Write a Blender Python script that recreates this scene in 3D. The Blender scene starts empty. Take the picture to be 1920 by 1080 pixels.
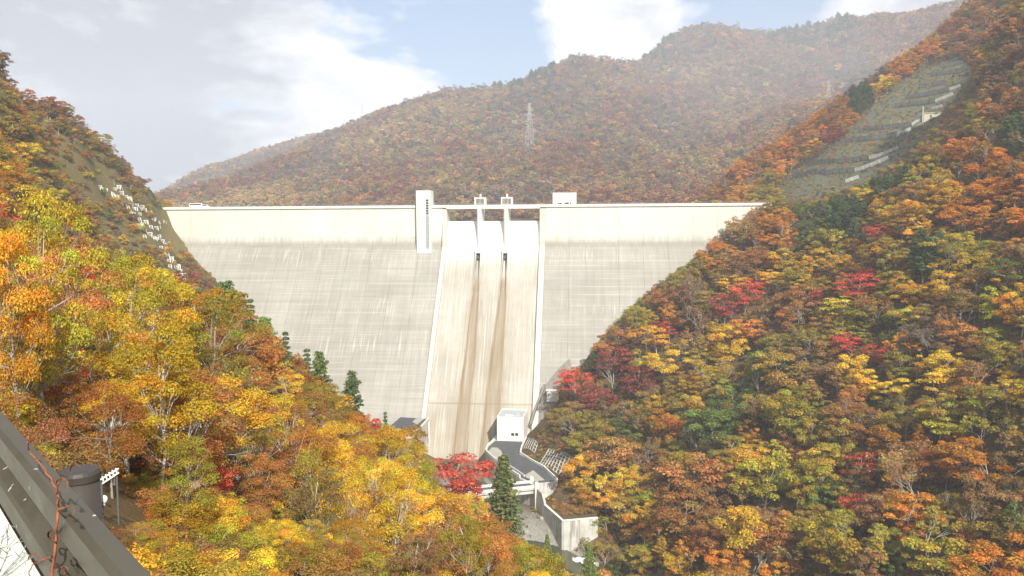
import bpy, math, random
import numpy as np
from mathutils import Matrix, Vector

random.seed(7)
RNG = np.random.default_rng(11)
scene = bpy.context.scene
COL = scene.collection
R = math.radians

# ------------------------------------------------------------------ camera
F_PX, W_PX, H_PX = 1500.0, 1920.0, 1080.0
PITCH, ROLL = math.atan(120 / F_PX), R(0.3)
cF = np.array([0, math.cos(PITCH), -math.sin(PITCH)])
_r0 = np.array([1.0, 0, 0]); _u0 = np.array([0, math.sin(PITCH), math.cos(PITCH)])
cR = _r0 * math.cos(ROLL) - _u0 * math.sin(ROLL)
cU = _u0 * math.cos(ROLL) + _r0 * math.sin(ROLL)
cam = bpy.data.cameras.new('camera')
cam.sensor_width = 36.0
cam.lens = 36.0 * F_PX / W_PX
cam.clip_start = 0.05
cam.clip_end = 20000
camo = bpy.data.objects.new('camera', cam)
COL.objects.link(camo)
camo.matrix_world = Matrix(((cR[0], cU[0], -cF[0], 0), (cR[1], cU[1], -cF[1], 0), (cR[2], cU[2], -cF[2], 0), (0, 0, 0, 1)))
scene.camera = camo

def ray(px, py):
    return cF + cR * (px - 960) / F_PX - cU * (py - 540) / F_PX
def P(px, py, Y):
    d = ray(px, py)
    return d * (Y / d[1])
def proj(p):
    p = np.asarray(p, float)
    z = p @ cF
    z = np.where(z < 0.01, 0.01, z)
    return 960 + F_PX * (p @ cR) / z, 540 - F_PX * (p @ cU) / z, p @ cF

# ------------------------------------------------------------------ light
SUN = np.array([0.26, -0.76, 0.595]); SUN /= np.linalg.norm(SUN)
world = bpy.data.worlds.new('World')
scene.world = world
world.use_nodes = True
sl = bpy.data.lights.new('sun', 'SUN')
sl.energy = 4.6
sl.angle = R(0.55)
sl.color = (1.0, 0.945, 0.86)
so = bpy.data.objects.new('sun', sl)
COL.objects.link(so)
so.rotation_euler = Vector(SUN).to_track_quat('Z', 'Y').to_euler()
so.location = (0, 0, 300)
vs = scene.view_settings
vs.view_transform = 'Standard'
try: vs.look = 'None'
except Exception: pass
vs.exposure = 0.72
vs.gamma = 1.0
vs.use_curve_mapping = False
scene.cycles.use_denoising = True
scene.cycles.max_bounces = 6
scene.cycles.volume_bounces = 1
scene.cycles.transparent_max_bounces = 8

# ------------------------------------------------------------------ node helper
class NT:
    def __init__(s, tree, clear=True):
        s.t = tree
        if clear: tree.nodes.clear()
    def n(s, typ, **kw):
        nd = s.t.nodes.new(typ)
        for k, v in kw.items(): setattr(nd, k, v)
        return nd
    def put(s, sock, v):
        if v is None: return
        if isinstance(v, bpy.types.NodeSocket): s.t.links.new(v, sock)
        else:
            if isinstance(v, tuple) and len(v) == 3 and sock.type == 'RGBA': v = (*v, 1)
            sock.default_value = v
    def math(s, op, a, b=0.0, c=None, clamp=False):
        m = s.n('ShaderNodeMath', operation=op, use_clamp=clamp)
        s.put(m.inputs[0], a); s.put(m.inputs[1], b)
        if c is not None: s.put(m.inputs[2], c)
        return m.outputs[0]
    def vmath(s, op, a, b):
        m = s.n('ShaderNodeVectorMath', operation=op)
        s.put(m.inputs[0], a); s.put(m.inputs[1], b)
        return m.outputs[1] if op in ('DOT_PRODUCT', 'LENGTH', 'DISTANCE') else m.outputs[0]
    def noise(s, vec, scale, detail=4, rough=0.55, dist=0.0):
        m = s.n('ShaderNodeTexNoise')
        s.put(m.inputs['Vector'], vec)
        m.inputs['Scale'].default_value = scale; m.inputs['Detail'].default_value = detail
        m.inputs['Roughness'].default_value = rough; m.inputs['Distortion'].default_value = dist
        return m.outputs[0]
    def scale(s, vec, sc, loc=(0, 0, 0)):
        m = s.n('ShaderNodeMapping')
        s.put(m.inputs['Vector'], vec); m.inputs['Scale'].default_value = sc; m.inputs['Location'].default_value = loc
        return m.outputs[0]
    def rng(s, v, a, b, c=0.0, d=1.0):
        m = s.n('ShaderNodeMapRange', clamp=True)
        s.put(m.inputs[0], v)
        for i, x in enumerate((a, b, c, d)): s.put(m.inputs[i + 1], x)
        return m.outputs[0]
    def mix(s, f, a, b, mode='MIX'):
        m = s.n('ShaderNodeMix', data_type='RGBA', blend_type=mode, clamp_factor=True)
        s.put(m.inputs[0], f); s.put(m.inputs[6], a); s.put(m.inputs[7], b)
        return m.outputs[2]
    def sep(s, v):
        m = s.n('ShaderNodeSeparateXYZ'); s.put(m.inputs[0], v); return m.outputs
    def comb(s, x, y, z):
        m = s.n('ShaderNodeCombineXYZ')
        for i, v in enumerate((x, y, z)): s.put(m.inputs[i], v)
        return m.outputs[0]
    def coord(s, which='Object'):
        return s.n('ShaderNodeTexCoord').outputs[which]
    def bsdf(s, col, rough=0.8, bump=None, dist=0.05, spec=0.3, metal=0.0):
        b = s.n('ShaderNodeBsdfPrincipled')
        s.put(b.inputs['Base Color'], col); s.put(b.inputs['Roughness'], rough)
        b.inputs['Specular IOR Level'].default_value = spec
        b.inputs['Metallic'].default_value = metal
        if bump is not None:
            bp = s.n('ShaderNodeBump'); bp.inputs['Distance'].default_value = dist
            bp.inputs['Strength'].default_value = 1.0
            s.put(bp.inputs['Height'], bump); s.put(b.inputs['Normal'], bp.outputs[0])
        return b.outputs[0]
    def out(s, sh):
        o = s.n('ShaderNodeOutputMaterial'); s.put(o.inputs['Surface'], sh)

def newmat(name):
    m = bpy.data.materials.new(name); m.use_nodes = True
    return m, NT(m.node_tree)

# ------------------------------------------------------------------ world: sky with broken cloud
def build_world():
    t = NT(world.node_tree)
    sky = t.n('ShaderNodeTexSky', sky_type='NISHITA', sun_disc=False)
    sky.sun_elevation = math.asin(SUN[2]); sky.sun_rotation = math.atan2(SUN[0], SUN[1])
    sky.air_density = 1.0; sky.dust_density = 1.5; sky.ozone_density = 1.0
    d = t.coord('Generated')
    x, y, z = t.sep(d)
    zz = t.math('MAXIMUM', z, 0.0)
    k = t.math('DIVIDE', 1.0, t.math('ADD', zz, 0.30))
    flat = t.comb(t.math('MULTIPLY', x, k), t.math('MULTIPLY', y, k), 0.0)
    n1 = t.noise(t.scale(flat, (1, 1, 1), (0.35, 1.9, 0)), 1.9, 7, 0.58, 0.2)
    n2 = t.noise(t.scale(flat, (1, 1, 1), (4.3, 1.2, 0)), 5.0, 6, 0.62)
    cov = t.math('ADD', t.math('MULTIPLY', n1, 0.75), t.math('MULTIPLY', n2, 0.25))
    # the one broad opening in the cloud deck, over the dam
    def lobe(px, py, sig):
        v = ray(px, py); v = v / np.linalg.norm(v)
        dd = t.vmath('DOT_PRODUCT', d, tuple(float(q) for q in v))
        return t.rng(dd, math.cos(sig), 1.0)
    def sm(a): return t.math('POWER', a, 1.3)
    gap = t.math('ADD', sm(lobe(770, 40, 0.28)), t.math('MULTIPLY', sm(lobe(960, 60, 0.13)), 0.5))
    gap = t.math('ADD', gap, t.math('MULTIPLY', sm(lobe(1430, 10, 0.12)), 0.7))
    bank = t.math('ADD', sm(lobe(120, 150, 0.33)), t.math('MULTIPLY', sm(lobe(640, 185, 0.13)), 1.0))
    bank = t.math('ADD', bank, t.math('MULTIPLY', sm(lobe(1110, 45, 0.11)), 1.1))
    cov = t.math('SUBTRACT', cov, t.math('MULTIPLY', gap, 0.14))
    cov = t.math('ADD', cov, t.math('MULTIPLY', bank, 0.16))
    cov = t.math('ADD', cov, 0.035)
    mask = t.rng(cov, 0.465, 0.545)
    thick = t.rng(t.math('ADD', t.math('MULTIPLY', cov, .7), t.math('MULTIPLY', t.noise(t.scale(flat, (1, 1, 1), (7.7, 3.1, 0)), 2.6, 6, .6, .2), 0.75)), 0.0, 1.0)
    dk = t.math('SUBTRACT', t.math('ADD', t.math('MULTIPLY', sm(lobe(150, 20, 0.42)), .30), t.math('MULTIPLY', sm(lobe(300, 330, 0.2)), .2)), t.math('ADD', t.math('MULTIPLY', sm(lobe(660, 190, 0.17)), .34), t.math('MULTIPLY', sm(lobe(1090, 50, 0.13)), .3)))
    puff = t.noise(t.scale(flat, (1, 1, 1), (2.2, 8.1, 0)), 6.0, 8, .62, .25)
    thick = t.rng(t.math('ADD', t.math('ADD', thick, dk), t.math('MULTIPLY', t.math('SUBTRACT', puff, .5), 1.25)), 0.60, 1.14)
    cloud = t.mix(thick, (9.2, 9.2, 9.2), (3.7, 3.95, 4.45))
    skyc = t.mix(0.3, sky.outputs[0], (2.7, 5.0, 8.2))
    col = t.mix(mask, skyc, cloud)
    b = t.n('ShaderNodeBackground'); t.put(b.inputs[0], col); b.inputs[1].default_value = 0.082
    o = t.n('ShaderNodeOutputWorld'); t.put(o.inputs[0], b.outputs[0])
build_world()

# ------------------------------------------------------------------ mesh helpers
class MB:
    def __init__(s): s.v = []; s.f = []; s.mi = []; s.m = 0
    def add(s, v, f):
        o = len(s.v); s.v += [tuple(map(float, q)) for q in v]
        s.f += [tuple(i + o for i in q) for q in f]; s.mi += [s.m] * len(f); return s
    def box(s, a, b):
        x0, y0, z0 = a; x1, y1, z1 = b
        v = [(x, y, z) for z in (z0, z1) for (x, y) in ((x0, y0), (x1, y0), (x1, y1), (x0, y1))]
        return s.add(v, [(0, 3, 2, 1), (4, 5, 6, 7), (0, 1, 5, 4), (1, 2, 6, 5), (2, 3, 7, 6), (3, 0, 4, 7)])
    def bar(s, p, q, w, h=None, up=(0, 0, 1)):
        p = np.array(p, float); q = np.array(q, float); h = h or w
        d = q - p; d /= np.linalg.norm(d); u = np.array(up, float)
        if abs(d @ u) > 0.95: u = np.array([1.0, 0, 0]) if abs(d[0]) < .9 else np.array([0, 1.0, 0])
        a = np.cross(d, u); a /= np.linalg.norm(a); b = np.cross(a, d)
        v = [e + a * i * w / 2 + b * j * h / 2 for e in (p, q) for (i, j) in ((-1, -1), (1, -1), (1, 1), (-1, 1))]
        return s.add(v, [(0, 3, 2, 1), (4, 5, 6, 7), (0, 1, 5, 4), (1, 2, 6, 5), (2, 3, 7, 6), (3, 0, 4, 7)])
    def tube(s, pts, rad, n=6, cap=True):
        pts = [np.array(p, float) for p in pts]; o = []; a = None
        for i, p in enumerate(pts):
            d = pts[min(i + 1, len(pts) - 1)] - pts[max(i - 1, 0)]
            d /= (np.linalg.norm(d) + 1e-9)
            if a is None:
                u = np.array([0, 0, 1.0]) if abs(d[2]) < .9 else np.array([1.0, 0, 0])
                a = np.cross(d, u)
            a = a - d * (a @ d); a /= np.linalg.norm(a); b = np.cross(d, a)
            r = rad[i] if hasattr(rad, '__len__') else rad
            o += [p + (a * math.cos(k * 2 * math.pi / n) + b * math.sin(k * 2 * math.pi / n)) * r for k in range(n)]
        f = [(i * n + k, i * n + (k + 1) % n, (i + 1) * n + (k + 1) % n, (i + 1) * n + k) for i in range(len(pts) - 1) for k in range(n)]
        if cap: f += [tuple(range(n))[::-1], tuple(range((len(pts) - 1) * n, len(pts) * n))]
        return s.add(o, f)
    def prism(s, poly, z0, z1):
        """vertical prism over an xy polygon; z1 may be a list"""
        n = len(poly); zt = z1 if hasattr(z1, '__len__') else [z1] * n
        ar = sum(poly[i][0] * poly[(i + 1) % n][1] - poly[(i + 1) % n][0] * poly[i][1] for i in range(n))
        idx = list(range(n)) if ar > 0 else list(range(n))[::-1]
        v = [(poly[i][0], poly[i][1], z0) for i in idx] + [(poly[i][0], poly[i][1], zt[i]) for i in idx]
        return s.add(v, [tuple(range(n))[::-1], tuple(range(n, 2 * n))] + [(i, (i + 1) % n, n + (i + 1) % n, n + i) for i in range(n)])
    def extrude_x(s, prof, x0, x1):
        """prof: list of (y,z) -> prism along x"""
        n = len(prof)
        ar = sum(prof[i][0] * prof[(i + 1) % n][1] - prof[(i + 1) % n][0] * prof[i][1] for i in range(n))
        if ar < 0: prof = prof[::-1]
        v = [(x0, y, z) for y, z in prof] + [(x1, y, z) for y, z in prof]
        return s.add(v, [tuple(range(n))[::-1], tuple(range(n, 2 * n))] + [(i, (i + 1) % n, n + (i + 1) % n, n + i) for i in range(n)])
    def wall(s, pts, z0, z1, th):
        """wall following an xy polyline, thickness th centred"""
        pts = [np.array(p[:2], float) for p in pts]; n = len(pts)
        zt = z1 if hasattr(z1, '__len__') else [z1] * n
        zb = z0 if hasattr(z0, '__len__') else [z0] * n
        L = []
        for i, p in enumerate(pts):
            d = pts[min(i + 1, n - 1)] - pts[max(i - 1, 0)]; d /= np.linalg.norm(d); m = np.array([-d[1], d[0]]) * th / 2
            L += [(*(p - m), zb[i]), (*(p + m), zb[i]), (*(p + m), zt[i]), (*(p - m), zt[i])]
        f = []
        for i in range(n - 1):
            for k in range(4):
                f.append((i * 4 + k, (i + 1) * 4 + k, (i + 1) * 4 + (k + 1) % 4, i * 4 + (k + 1) % 4))
        f += [(0, 1, 2, 3), tuple((n - 1) * 4 + k for k in (3, 2, 1, 0))]
        return s.add(L, f)
    def mesh(s, name, mats, smooth=False):
        me = bpy.data.meshes.new(name)
        me.from_pydata(s.v, [], s.f); me.update()
        for m in (mats if isinstance(mats, (list, tuple)) else [mats]): me.materials.append(m)
        if any(s.mi): me.polygons.foreach_set('material_index', s.mi)
        if smooth: me.polygons.foreach_set('use_smooth', [True] * len(me.polygons))
        return me
    def build(s, name, mats, parent=None, smooth=False, loc=(0, 0, 0), fix=True):
        me = s.mesh(name, mats, smooth)
        if fix:
            import bmesh
            bm = bmesh.new(); bm.from_mesh(me); bmesh.ops.recalc_face_normals(bm, faces=bm.faces); bm.to_mesh(me); bm.free()
        o = bpy.data.objects.new(name, me); COL.objects.link(o); o.parent = parent; o.location = loc
        return o

def tag(o, label=None, cat=None, group=None, kind=None):
    if label: o['label'] = label
    if cat: o['category'] = cat
    if group: o['group'] = group
    if kind: o['kind'] = kind
    return o
def thing(name, label, cat, loc=(0, 0, 0), rz=0.0, group=None):
    o = bpy.data.objects.new(name, None); COL.objects.link(o)
    o.location = loc; o.rotation_euler = (0, 0, rz); o.empty_display_size = 1
    return tag(o, label, cat, group)
def copy_tree(o, parent=None):
    c = o.copy(); COL.objects.link(c); c.parent = parent
    for ch in list(o.children): copy_tree(ch, c)
    return c

# ------------------------------------------------------------------ noise (numpy)
_perm = np.random.default_rng(3).random((64, 64))
def vnoise(x, y):
    xi = np.floor(x).astype(int); yi = np.floor(y).astype(int); fx = x - xi; fy = y - yi
    fx = fx * fx * (3 - 2 * fx); fy = fy * fy * (3 - 2 * fy)
    g = lambda a, b: _perm[a % 64, b % 64]
    return (g(xi, yi) * (1 - fx) + g(xi + 1, yi) * fx) * (1 - fy) + (g(xi, yi + 1) * (1 - fx) + g(xi + 1, yi + 1) * fx) * fy
def fbm(x, y, o=4):
    r = 0; a = .5
    for i in range(o): r = r + a * (vnoise(x * 2 ** i + 17 * i, y * 2 ** i + 5 * i) - .5); a *= .5
    return r

# ------------------------------------------------------------------ dam frame
DROT = -math.atan(0.096)
DU = np.array([math.cos(DROT), math.sin(DROT), 0]); DD = np.array([math.sin(DROT), -math.cos(DROT), 0])
D0 = np.array([0, 500.0, 0])
KNEE, SLOPE, CREST, DBOT = -11.7, 0.76, 11.9, -131.0
def dam_d(z): return np.maximum(0, SLOPE * (KNEE - z))
def dam_u(px, py=400.0):
    """u on the vertical downstream face"""
    r = ray(px, py); t = (D0 @ DD) / (r @ DD); return float((r * t - D0) @ DU)
def dam_z(px, py):
    r = ray(px, py); t = (D0 @ DD) / (r @ DD); return float((r * t)[2])
def dam_face(px, py):
    r = ray(px, py)
    n = DD + np.array([0, 0, SLOPE]); c = D0 @ DD + SLOPE * KNEE
    t = c / (r @ n)
    if (r * t)[2] > KNEE: t = (D0 @ DD) / (r @ DD)
    return r * t
def dw(u, d, z): return D0 + DU * u + DD * d + np.array([0, 0, z])

# ------------------------------------------------------------------ terrain
CP = []
def G(px, py, Y, dz=0.0):
    p = P(px, py, Y); CP.append((p[0], p[1], p[2] + dz))
def Wp(*pts): CP.extend(pts)
# road shelf and the ground falling away from it
for s in (-60, -30, -12, -4, 0, 4, 10, 20, 32):
    ex, ey = -1.5 - .65 * s, 2.5 + .76 * s
    Wp((ex - 3, ey - 2.6, -1.85), (ex - 6, ey - 5.2, -1.85))
    if s >= -30: Wp((ex - 12, ey - 10, 3.0), (ex + .45, ey + .4, -2.3), (ex + 1.4, ey + 1.2, -6.5), (ex + 6, ey + 5.1, -11.5))
Wp((14, 16, -19), (22, 2, -22), (-4, 40, -19.5), (60, 100, -66), (100, 60, -98), (40, 50, -45), (60, 0, -52), (100, -60, -88), (-40, -40, 15), (-90, 0, 40), (60, -150, -60), (-100, -200, 40), (-100, 80, 25))
G(0, 800, 48); G(200, 880, 55); G(350, 920, 62); G(600, 1080, 68); G(900, 1100, 105); G(1000, 1090, 160); G(-150, 760, 52)
G(100, 720, 80); G(0, 660, 92); G(200, 720, 95); G(400, 790, 100); G(300, 650, 115); G(450, 715, 130); G(600, 810, 160)
G(740, 875, 200); G(850, 945, 225); G(950, 1010, 255); G(1020, 1055, 275); G(700, 960, 120); G(500, 880, 95); G(850, 1040, 160)
Wp((-73, 180, -42), (-95, 300, -52), (-130, 400, -48), (-60, 240, -80), (-90, 330, -86), (-66, 380, -108), (-55, 300, -108), (-40, 330, -112), (-120, 230, -22), (-110, 160, -10))
# left hill, ridge first
G(0, 128, 330); G(150, 268, 400); G(240, 345, 470); G(310, 398, 545); G(-250, -80, 260); G(200, 300, 420); G(280, 378, 515)
G(250, 450, 405); G(200, 490, 385); G(100, 440, 300); G(0, 340, 225); G(100, 350, 320); G(200, 370, 410); G(60, 250, 340); G(150, 330, 390); G(340, 505, 470); G(300, 450, 480)
Wp((-300, 400, 48), (-330, 330, 70), (-300, 560, 22), (-320, 700, 4), (-260, 620, -2), (-420, 500, 60), (-420, 250, 130), (-250, 150, 110), (-500, 100, 160), (-450, -150, 140))
for px, py in ((296, 386), (325, 430), (352, 468), (400, 525), (480, 610), (600, 720), (690, 790)):
    p = dam_face(px, py); Wp((p[0], p[1] - .5, p[2]), (p[0] - 14, p[1] - 4, p[2] + 9))
# river bed and banks
for x, y, z in ((-35, 412, -127), (-25, 395, -127), (-20, 370, -127), (-14, 340, -127.5), (8, 308, -129), (30, 280, -131), (52, 250, -132), (77, 213, -133), (106, 150, -134), (140, 60, -135), (170, -60, -136), (205, -280, -140)):
    Wp((x, y, z))
Wp((-44, 395, -120), (-42, 360, -117), (-34, 330, -114), (-22, 305, -117), (-3, 285, -113), (8, 280, -120))
Wp((8, 425, -114), (3, 400, -115), (10, 375, -114.5), (18, 350, -114), (22, 328, -117), (33, 318, -117), (48, 300, -122), (45, 275, -128))
Wp((15, 415, -106), (14, 388, -106), (25, 362, -104.5), (34, 345, -106), (-20, 440, -128), (0, 440, -126))
# right slope: canopy points, ground 8 m lower
for px, py, Y in ((1440, 385, 474), (1380, 430, 462), (1300, 485, 449), (1200, 572, 434), (1110, 665, 425), (1045, 730, 428)):
    G(px, py, Y, -8)
for px, py, Y in ((1130, 1075, 290), (1300, 1080, 250), (1600, 1080, 215), (1920, 1080, 190), (1920, 800, 232), (1920, 540, 285), (1920, 300, 352), (1920, 100, 432), (1920, -10, 480),
                  (1500, 900, 272), (1500, 700, 332), (1500, 500, 405), (1300, 700, 372), (1300, 900, 302), (1700, 500, 345), (1700, 300, 430), (1200, 850, 340), (1700, 700, 290),
                  (1150, 760, 385), (1120, 900, 330), (1400, 600, 392), (1600, 400, 415), (1700, 900, 245), (1780, 420, 350)):
    G(px, py, Y, -8)
Wp((250, 150, 0), (190, 100, -70), (300, 0, 40), (420, 300, 165), (430, 450, 200), (420, 150, 100), (330, -150, 60), (500, 600, 230), (520, 0, 180))
# spur with the avalanche fences
for px, py, Y in ((1470, 385, 505), (1440, 330, 645), (1320, 378, 690), (1400, 300, 670), (1560, 205, 690), (1700, 110, 705), (1800, 30, 720), (1880, -60, 740)):
    G(px, py, Y, -6)
for px, py, Y in ((1500, 345, 560), (1580, 330, 540), (1640, 260, 590), (1740, 220, 600), (1830, 120, 640), (1560, 280, 600), (1700, 170, 645), (1660, 330, 500), (1800, 230, 540)):
    G(px, py, Y)
Wp((400, 780, 150), (330, 800, 110), (250, 790, 60), (180, 760, 5), (130, 680, -15), (520, 780, 210), (160, 560, -2), (175, 600, 12))
# reservoir bed
Wp((0, 530, -60), (-150, 550, -50), (90, 525, -40), (0, 700, -45), (-150, 760, -45), (-300, 850, -35), (60, 800, -25), (-60, 850, -25))
# far ranges
for px, py, Y in ((700, 335, 1180), (1000, 300, 1150), (850, 250, 1330), (1000, 200, 1380), (1200, 170, 1420), (1300, 250, 1200), (1200, 350, 1000), (1350, 350, 950), (1450, 260, 1020), (1560, 160, 1230),
                  (1380, 225, 1290), (1650, 100, 1250), (550, 340, 1250), (500, 372, 1150), (1100, 250, 1260), (800, 370, 1000), (600, 375, 1050), (1000, 372, 960), (1100, 340, 1040)):
    G(px, py, Y)
for px, py, Y in ((400, 362, 1500), (520, 315, 1560), (640, 258, 1600), (770, 205, 1600), (900, 160, 1600), (1000, 132, 1620), (1100, 118, 1640), (1190, 110, 1660), (1250, 75, 1680), (1330, 62, 1690), (1400, 78, 1720), (1450, 88, 1740),
                  (1560, 65, 1650), (1650, 55, 1600), (1750, 38, 1560), (1830, 20, 1560), (2000, -90, 1560)):
    G(px, py, Y); p = P(px, py, Y); Wp((p[0] + 20, p[1] + 260, p[2] - 120))
for px, py, Y in ((200, 420, 2300), (310, 385, 2400), (380, 340, 2450), (450, 300, 2500), (520, 275, 2500), (600, 262, 2550), (700, 262, 2600)):
    G(px, py, Y); p = P(px, py, Y); Wp((p[0], p[1] + 400, p[2] - 80)); Wp((p[0] - 30, p[1] - 350, p[2] - 90))
Wp((-900, 1300, 10), (-700, 1000, 0), (-1200, 800, 100), (-3200, 3900, 200), (0, 3900, 260), (3200, 3900, 300), (3200, 1500, 500), (1800, 1500, 470), (1400, 900, 360), (3200, -280, 400), (-3200, -280, 300), (-3200, 1500, 250), (-1600, 300, 260), (1500, 0, 350), (0, -290, -70))
CP = np.array(CP)
C2 = 25.0
def _ker(x, y):
    # farther controls act more broadly
    return np.sqrt((x[:, None] - CP[None, :, 0]) ** 2 + (y[:, None] - CP[None, :, 1]) ** 2 + C2)
_A = _ker(CP[:, 0], CP[:, 1]); _n = len(CP)
_A = _A + np.eye(_n) * 0.15
_M = np.zeros((_n + 1, _n + 1)); _M[:_n, :_n] = _A; _M[:_n, _n] = 1; _M[_n, :_n] = 1
_S = np.linalg.solve(_M, np.append(CP[:, 2], 0))
def Hh(x, y):
    x = np.atleast_1d(np.asarray(x, float)); y = np.atleast_1d(np.asarray(y, float))
    sh = x.shape; x = x.ravel(); y = y.ravel(); out = np.empty(len(x))
    for i in range(0, len(x), 20000):
        a, b = x[i:i + 20000], y[i:i + 20000]
        h = _ker(a, b) @ _S[:_n] + _S[_n]
        k = np.clip((b - 820) / 400, 0, 1)
        near = np.clip((np.hypot(a, b) - 15) / 60, 0, 1) * (1 - k)
        h = h + near * fbm(a / 28, b / 28, 3) * 3.2
        rid = np.abs(fbm(a / 260 + 3, b / 520 + 9, 4)) * 2
        h = h + k * ((.33 - rid) * 64 - 14 + fbm(a / 60, b / 60, 3) * 14)
        rd = (a + 1.5) * .76 + (b - 2.5) * .65; sd = (b - 2.5) * .76 - (a + 1.5) * .65
        shelf = np.interp(rd, [-12, -8, .35, 1.0, 1.8, 8, 11], [-1.0, -1.85, -1.85, -3.2, -6.8, -12.0, -14.5])
        wt = np.clip((rd + 11) / 3, 0, 1) * np.clip((10 - rd) / 4, 0, 1) * np.clip((60 - np.abs(sd)) / 20, 0, 1)
        h = h * (1 - wt) + shelf * wt
        out[i:i + 20000] = h
    return out.reshape(sh)
def h1(x, y): return float(Hh(x, y)[0])
def hit(px, py, off=0.0, y0=6.0, y1=2600.0):
    """first terrain point (lifted by off) met by the ray through a pixel"""
    r = ray(px, py); Y = np.geomspace(y0, y1, 900); pts = r[None, :] * (Y / r[1])[:, None]
    g = pts[:, 2] - Hh(pts[:, 0], pts[:, 1]) - off
    i = np.argmax(g < 0)
    if g[i] >= 0: return None
    if i == 0: return pts[0]
    t = g[i - 1] / (g[i - 1] - g[i]); p = pts[i - 1] * (1 - t) + pts[i] * t
    return p

# ------------------------------------------------------------------ materials
MAT = {}
def simple(name, col, rough=0.7, var=0.12, sc=1.5, spec=0.3, metal=0.0, bump=0.0):
    m, t = newmat(name)
    c = t.coord()
    n = t.noise(c, sc, 5); n2 = t.noise(c, sc * 6.3, 3)
    k = t.math('ADD', t.math('MULTIPLY', n, .65), t.math('MULTIPLY', n2, .35))
    k = t.rng(k, .3, .7, 1 - var, 1 + var)
    cc = t.mix(1.0, col, t.comb(k, k, k), 'MULTIPLY')
    t.out(t.bsdf(cc, rough, n2 if bump else None, bump or .01, spec, metal))
    MAT[name] = m
    return m
def mat_dam():
    m, t = newmat('dam_concrete')
    c = t.coord(); x, y, z = t.sep(c)          # z counted from the foot of the dam (-126)
    zz = t.math('SUBTRACT', z, 126.0)
    vert = t.scale(c, (0.42, 0.0, 0.022)); vert2 = t.scale(c, (1.1, 0.0, 0.06), (31, 0, 7))
    s1 = t.noise(vert, 1, 5, .6); s2 = t.noise(vert2, 1, 4, .6)
    blot = t.noise(t.scale(c, (0.03, 0.03, 0.05)), 1, 5, .6)
    hor = t.noise(t.scale(c, (0.012, 0.012, 0.55)), 1, 3, .6)
    grain = t.noise(c, 1.4, 5, .7)
    base = t.mix(t.rng(blot, .32, .68), (.29, .278, .243), (.395, .382, .338))
    big = t.noise(t.scale(c, (.012, .012, .03), (4, 0, 2)), 1, 4, .6)
    base = t.mix(t.rng(big, .5, .68, 0, .6), base, (.27, .255, .215))
    base = t.mix(t.rng(hor, .45, .7, 0, .55), base, (.285, .265, .225))
    base = t.mix(t.rng(s1, .5, .72, 0, .55), base, (.245, .23, .195))
    base = t.mix(t.rng(s1, .3, .43, .35, 0), base, (.50, .48, .42))
    # thin pale lime runs hanging from the lift joints, in bands
    band = t.noise(t.scale(c, (0.006, 0, 0.05), (3, 0, 0)), 1, 3, .6)
    run = t.math('MULTIPLY', t.rng(s2, .56, .63), t.rng(band, .44, .6))
    base = t.mix(t.math('MULTIPLY', run, .42), base, (.68, .67, .60))
    drk = t.math('MULTIPLY', t.rng(t.noise(t.scale(c, (0.9, 0, 0.045), (5, 0, 55)), 1, 4, .6), .6, .68), t.rng(band, .52, .42))
    base = t.mix(t.math('MULTIPLY', drk, .45), base, (.24, .225, .19))
    # fine lift joints each 1.5 m
    fr = t.math('FRACT', t.math('DIVIDE', t.math('ADD', z, t.math('MULTIPLY', t.noise(t.scale(c, (.05, 0, 0)), 1, 2), .1)), 1.5))
    lj = t.math('LESS_THAN', fr, .16)
    ljs = t.math('MULTIPLY', lj, t.rng(t.noise(t.scale(c, (.035, 0, .9), (9, 0, 0)), 1, 2),   .35, .6, .08, .6))
    tone = t.mix(t.rng(t.noise(t.scale(c, (0.02, 0, 0.66), (2, 0, 40)), 1, 1), .42, .6), (.22, .205, .17), (.58, .56, .49))
    base = t.mix(ljs, base, tone)
    # the vertical head of the dam is pale and clean
    edge = t.math('ADD', zz, t.math('MULTIPLY', t.math('SUBTRACT', s2, .5), 6.0))
    up = t.rng(t.math('ADD', edge, t.math('MULTIPLY', t.math('SUBTRACT', s1, .5), 9.0)), -13.0, -7.0)
    clean = t.mix(t.rng(blot, .35, .7), (.60, .592, .535), (.70, .692, .632))
    clean = t.mix(t.rng(s2, .5, .66, 0, .3), clean, (.58, .56, .47))
    clean = t.mix(t.rng(big, .5, .66, 0, .35), clean, (.64, .65, .49))
    base = t.mix(up, base, clean)
    # dark weathered band just under it
    bd = t.math('MULTIPLY', t.rng(edge, -15.5, -12.5), t.rng(edge, -10.0, -11.6))
    base = t.mix(t.math('MULTIPLY', bd, t.rng(s2, .4, .6, .2, .8)), base, (.27, .25, .20))
    base = t.mix(t.rng(grain, .35, .75, 0, .16), base, (.28, .26, .22))
    t.out(t.bsdf(base, .9, grain, .02, .2))
    MAT['dam'] = m
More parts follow.
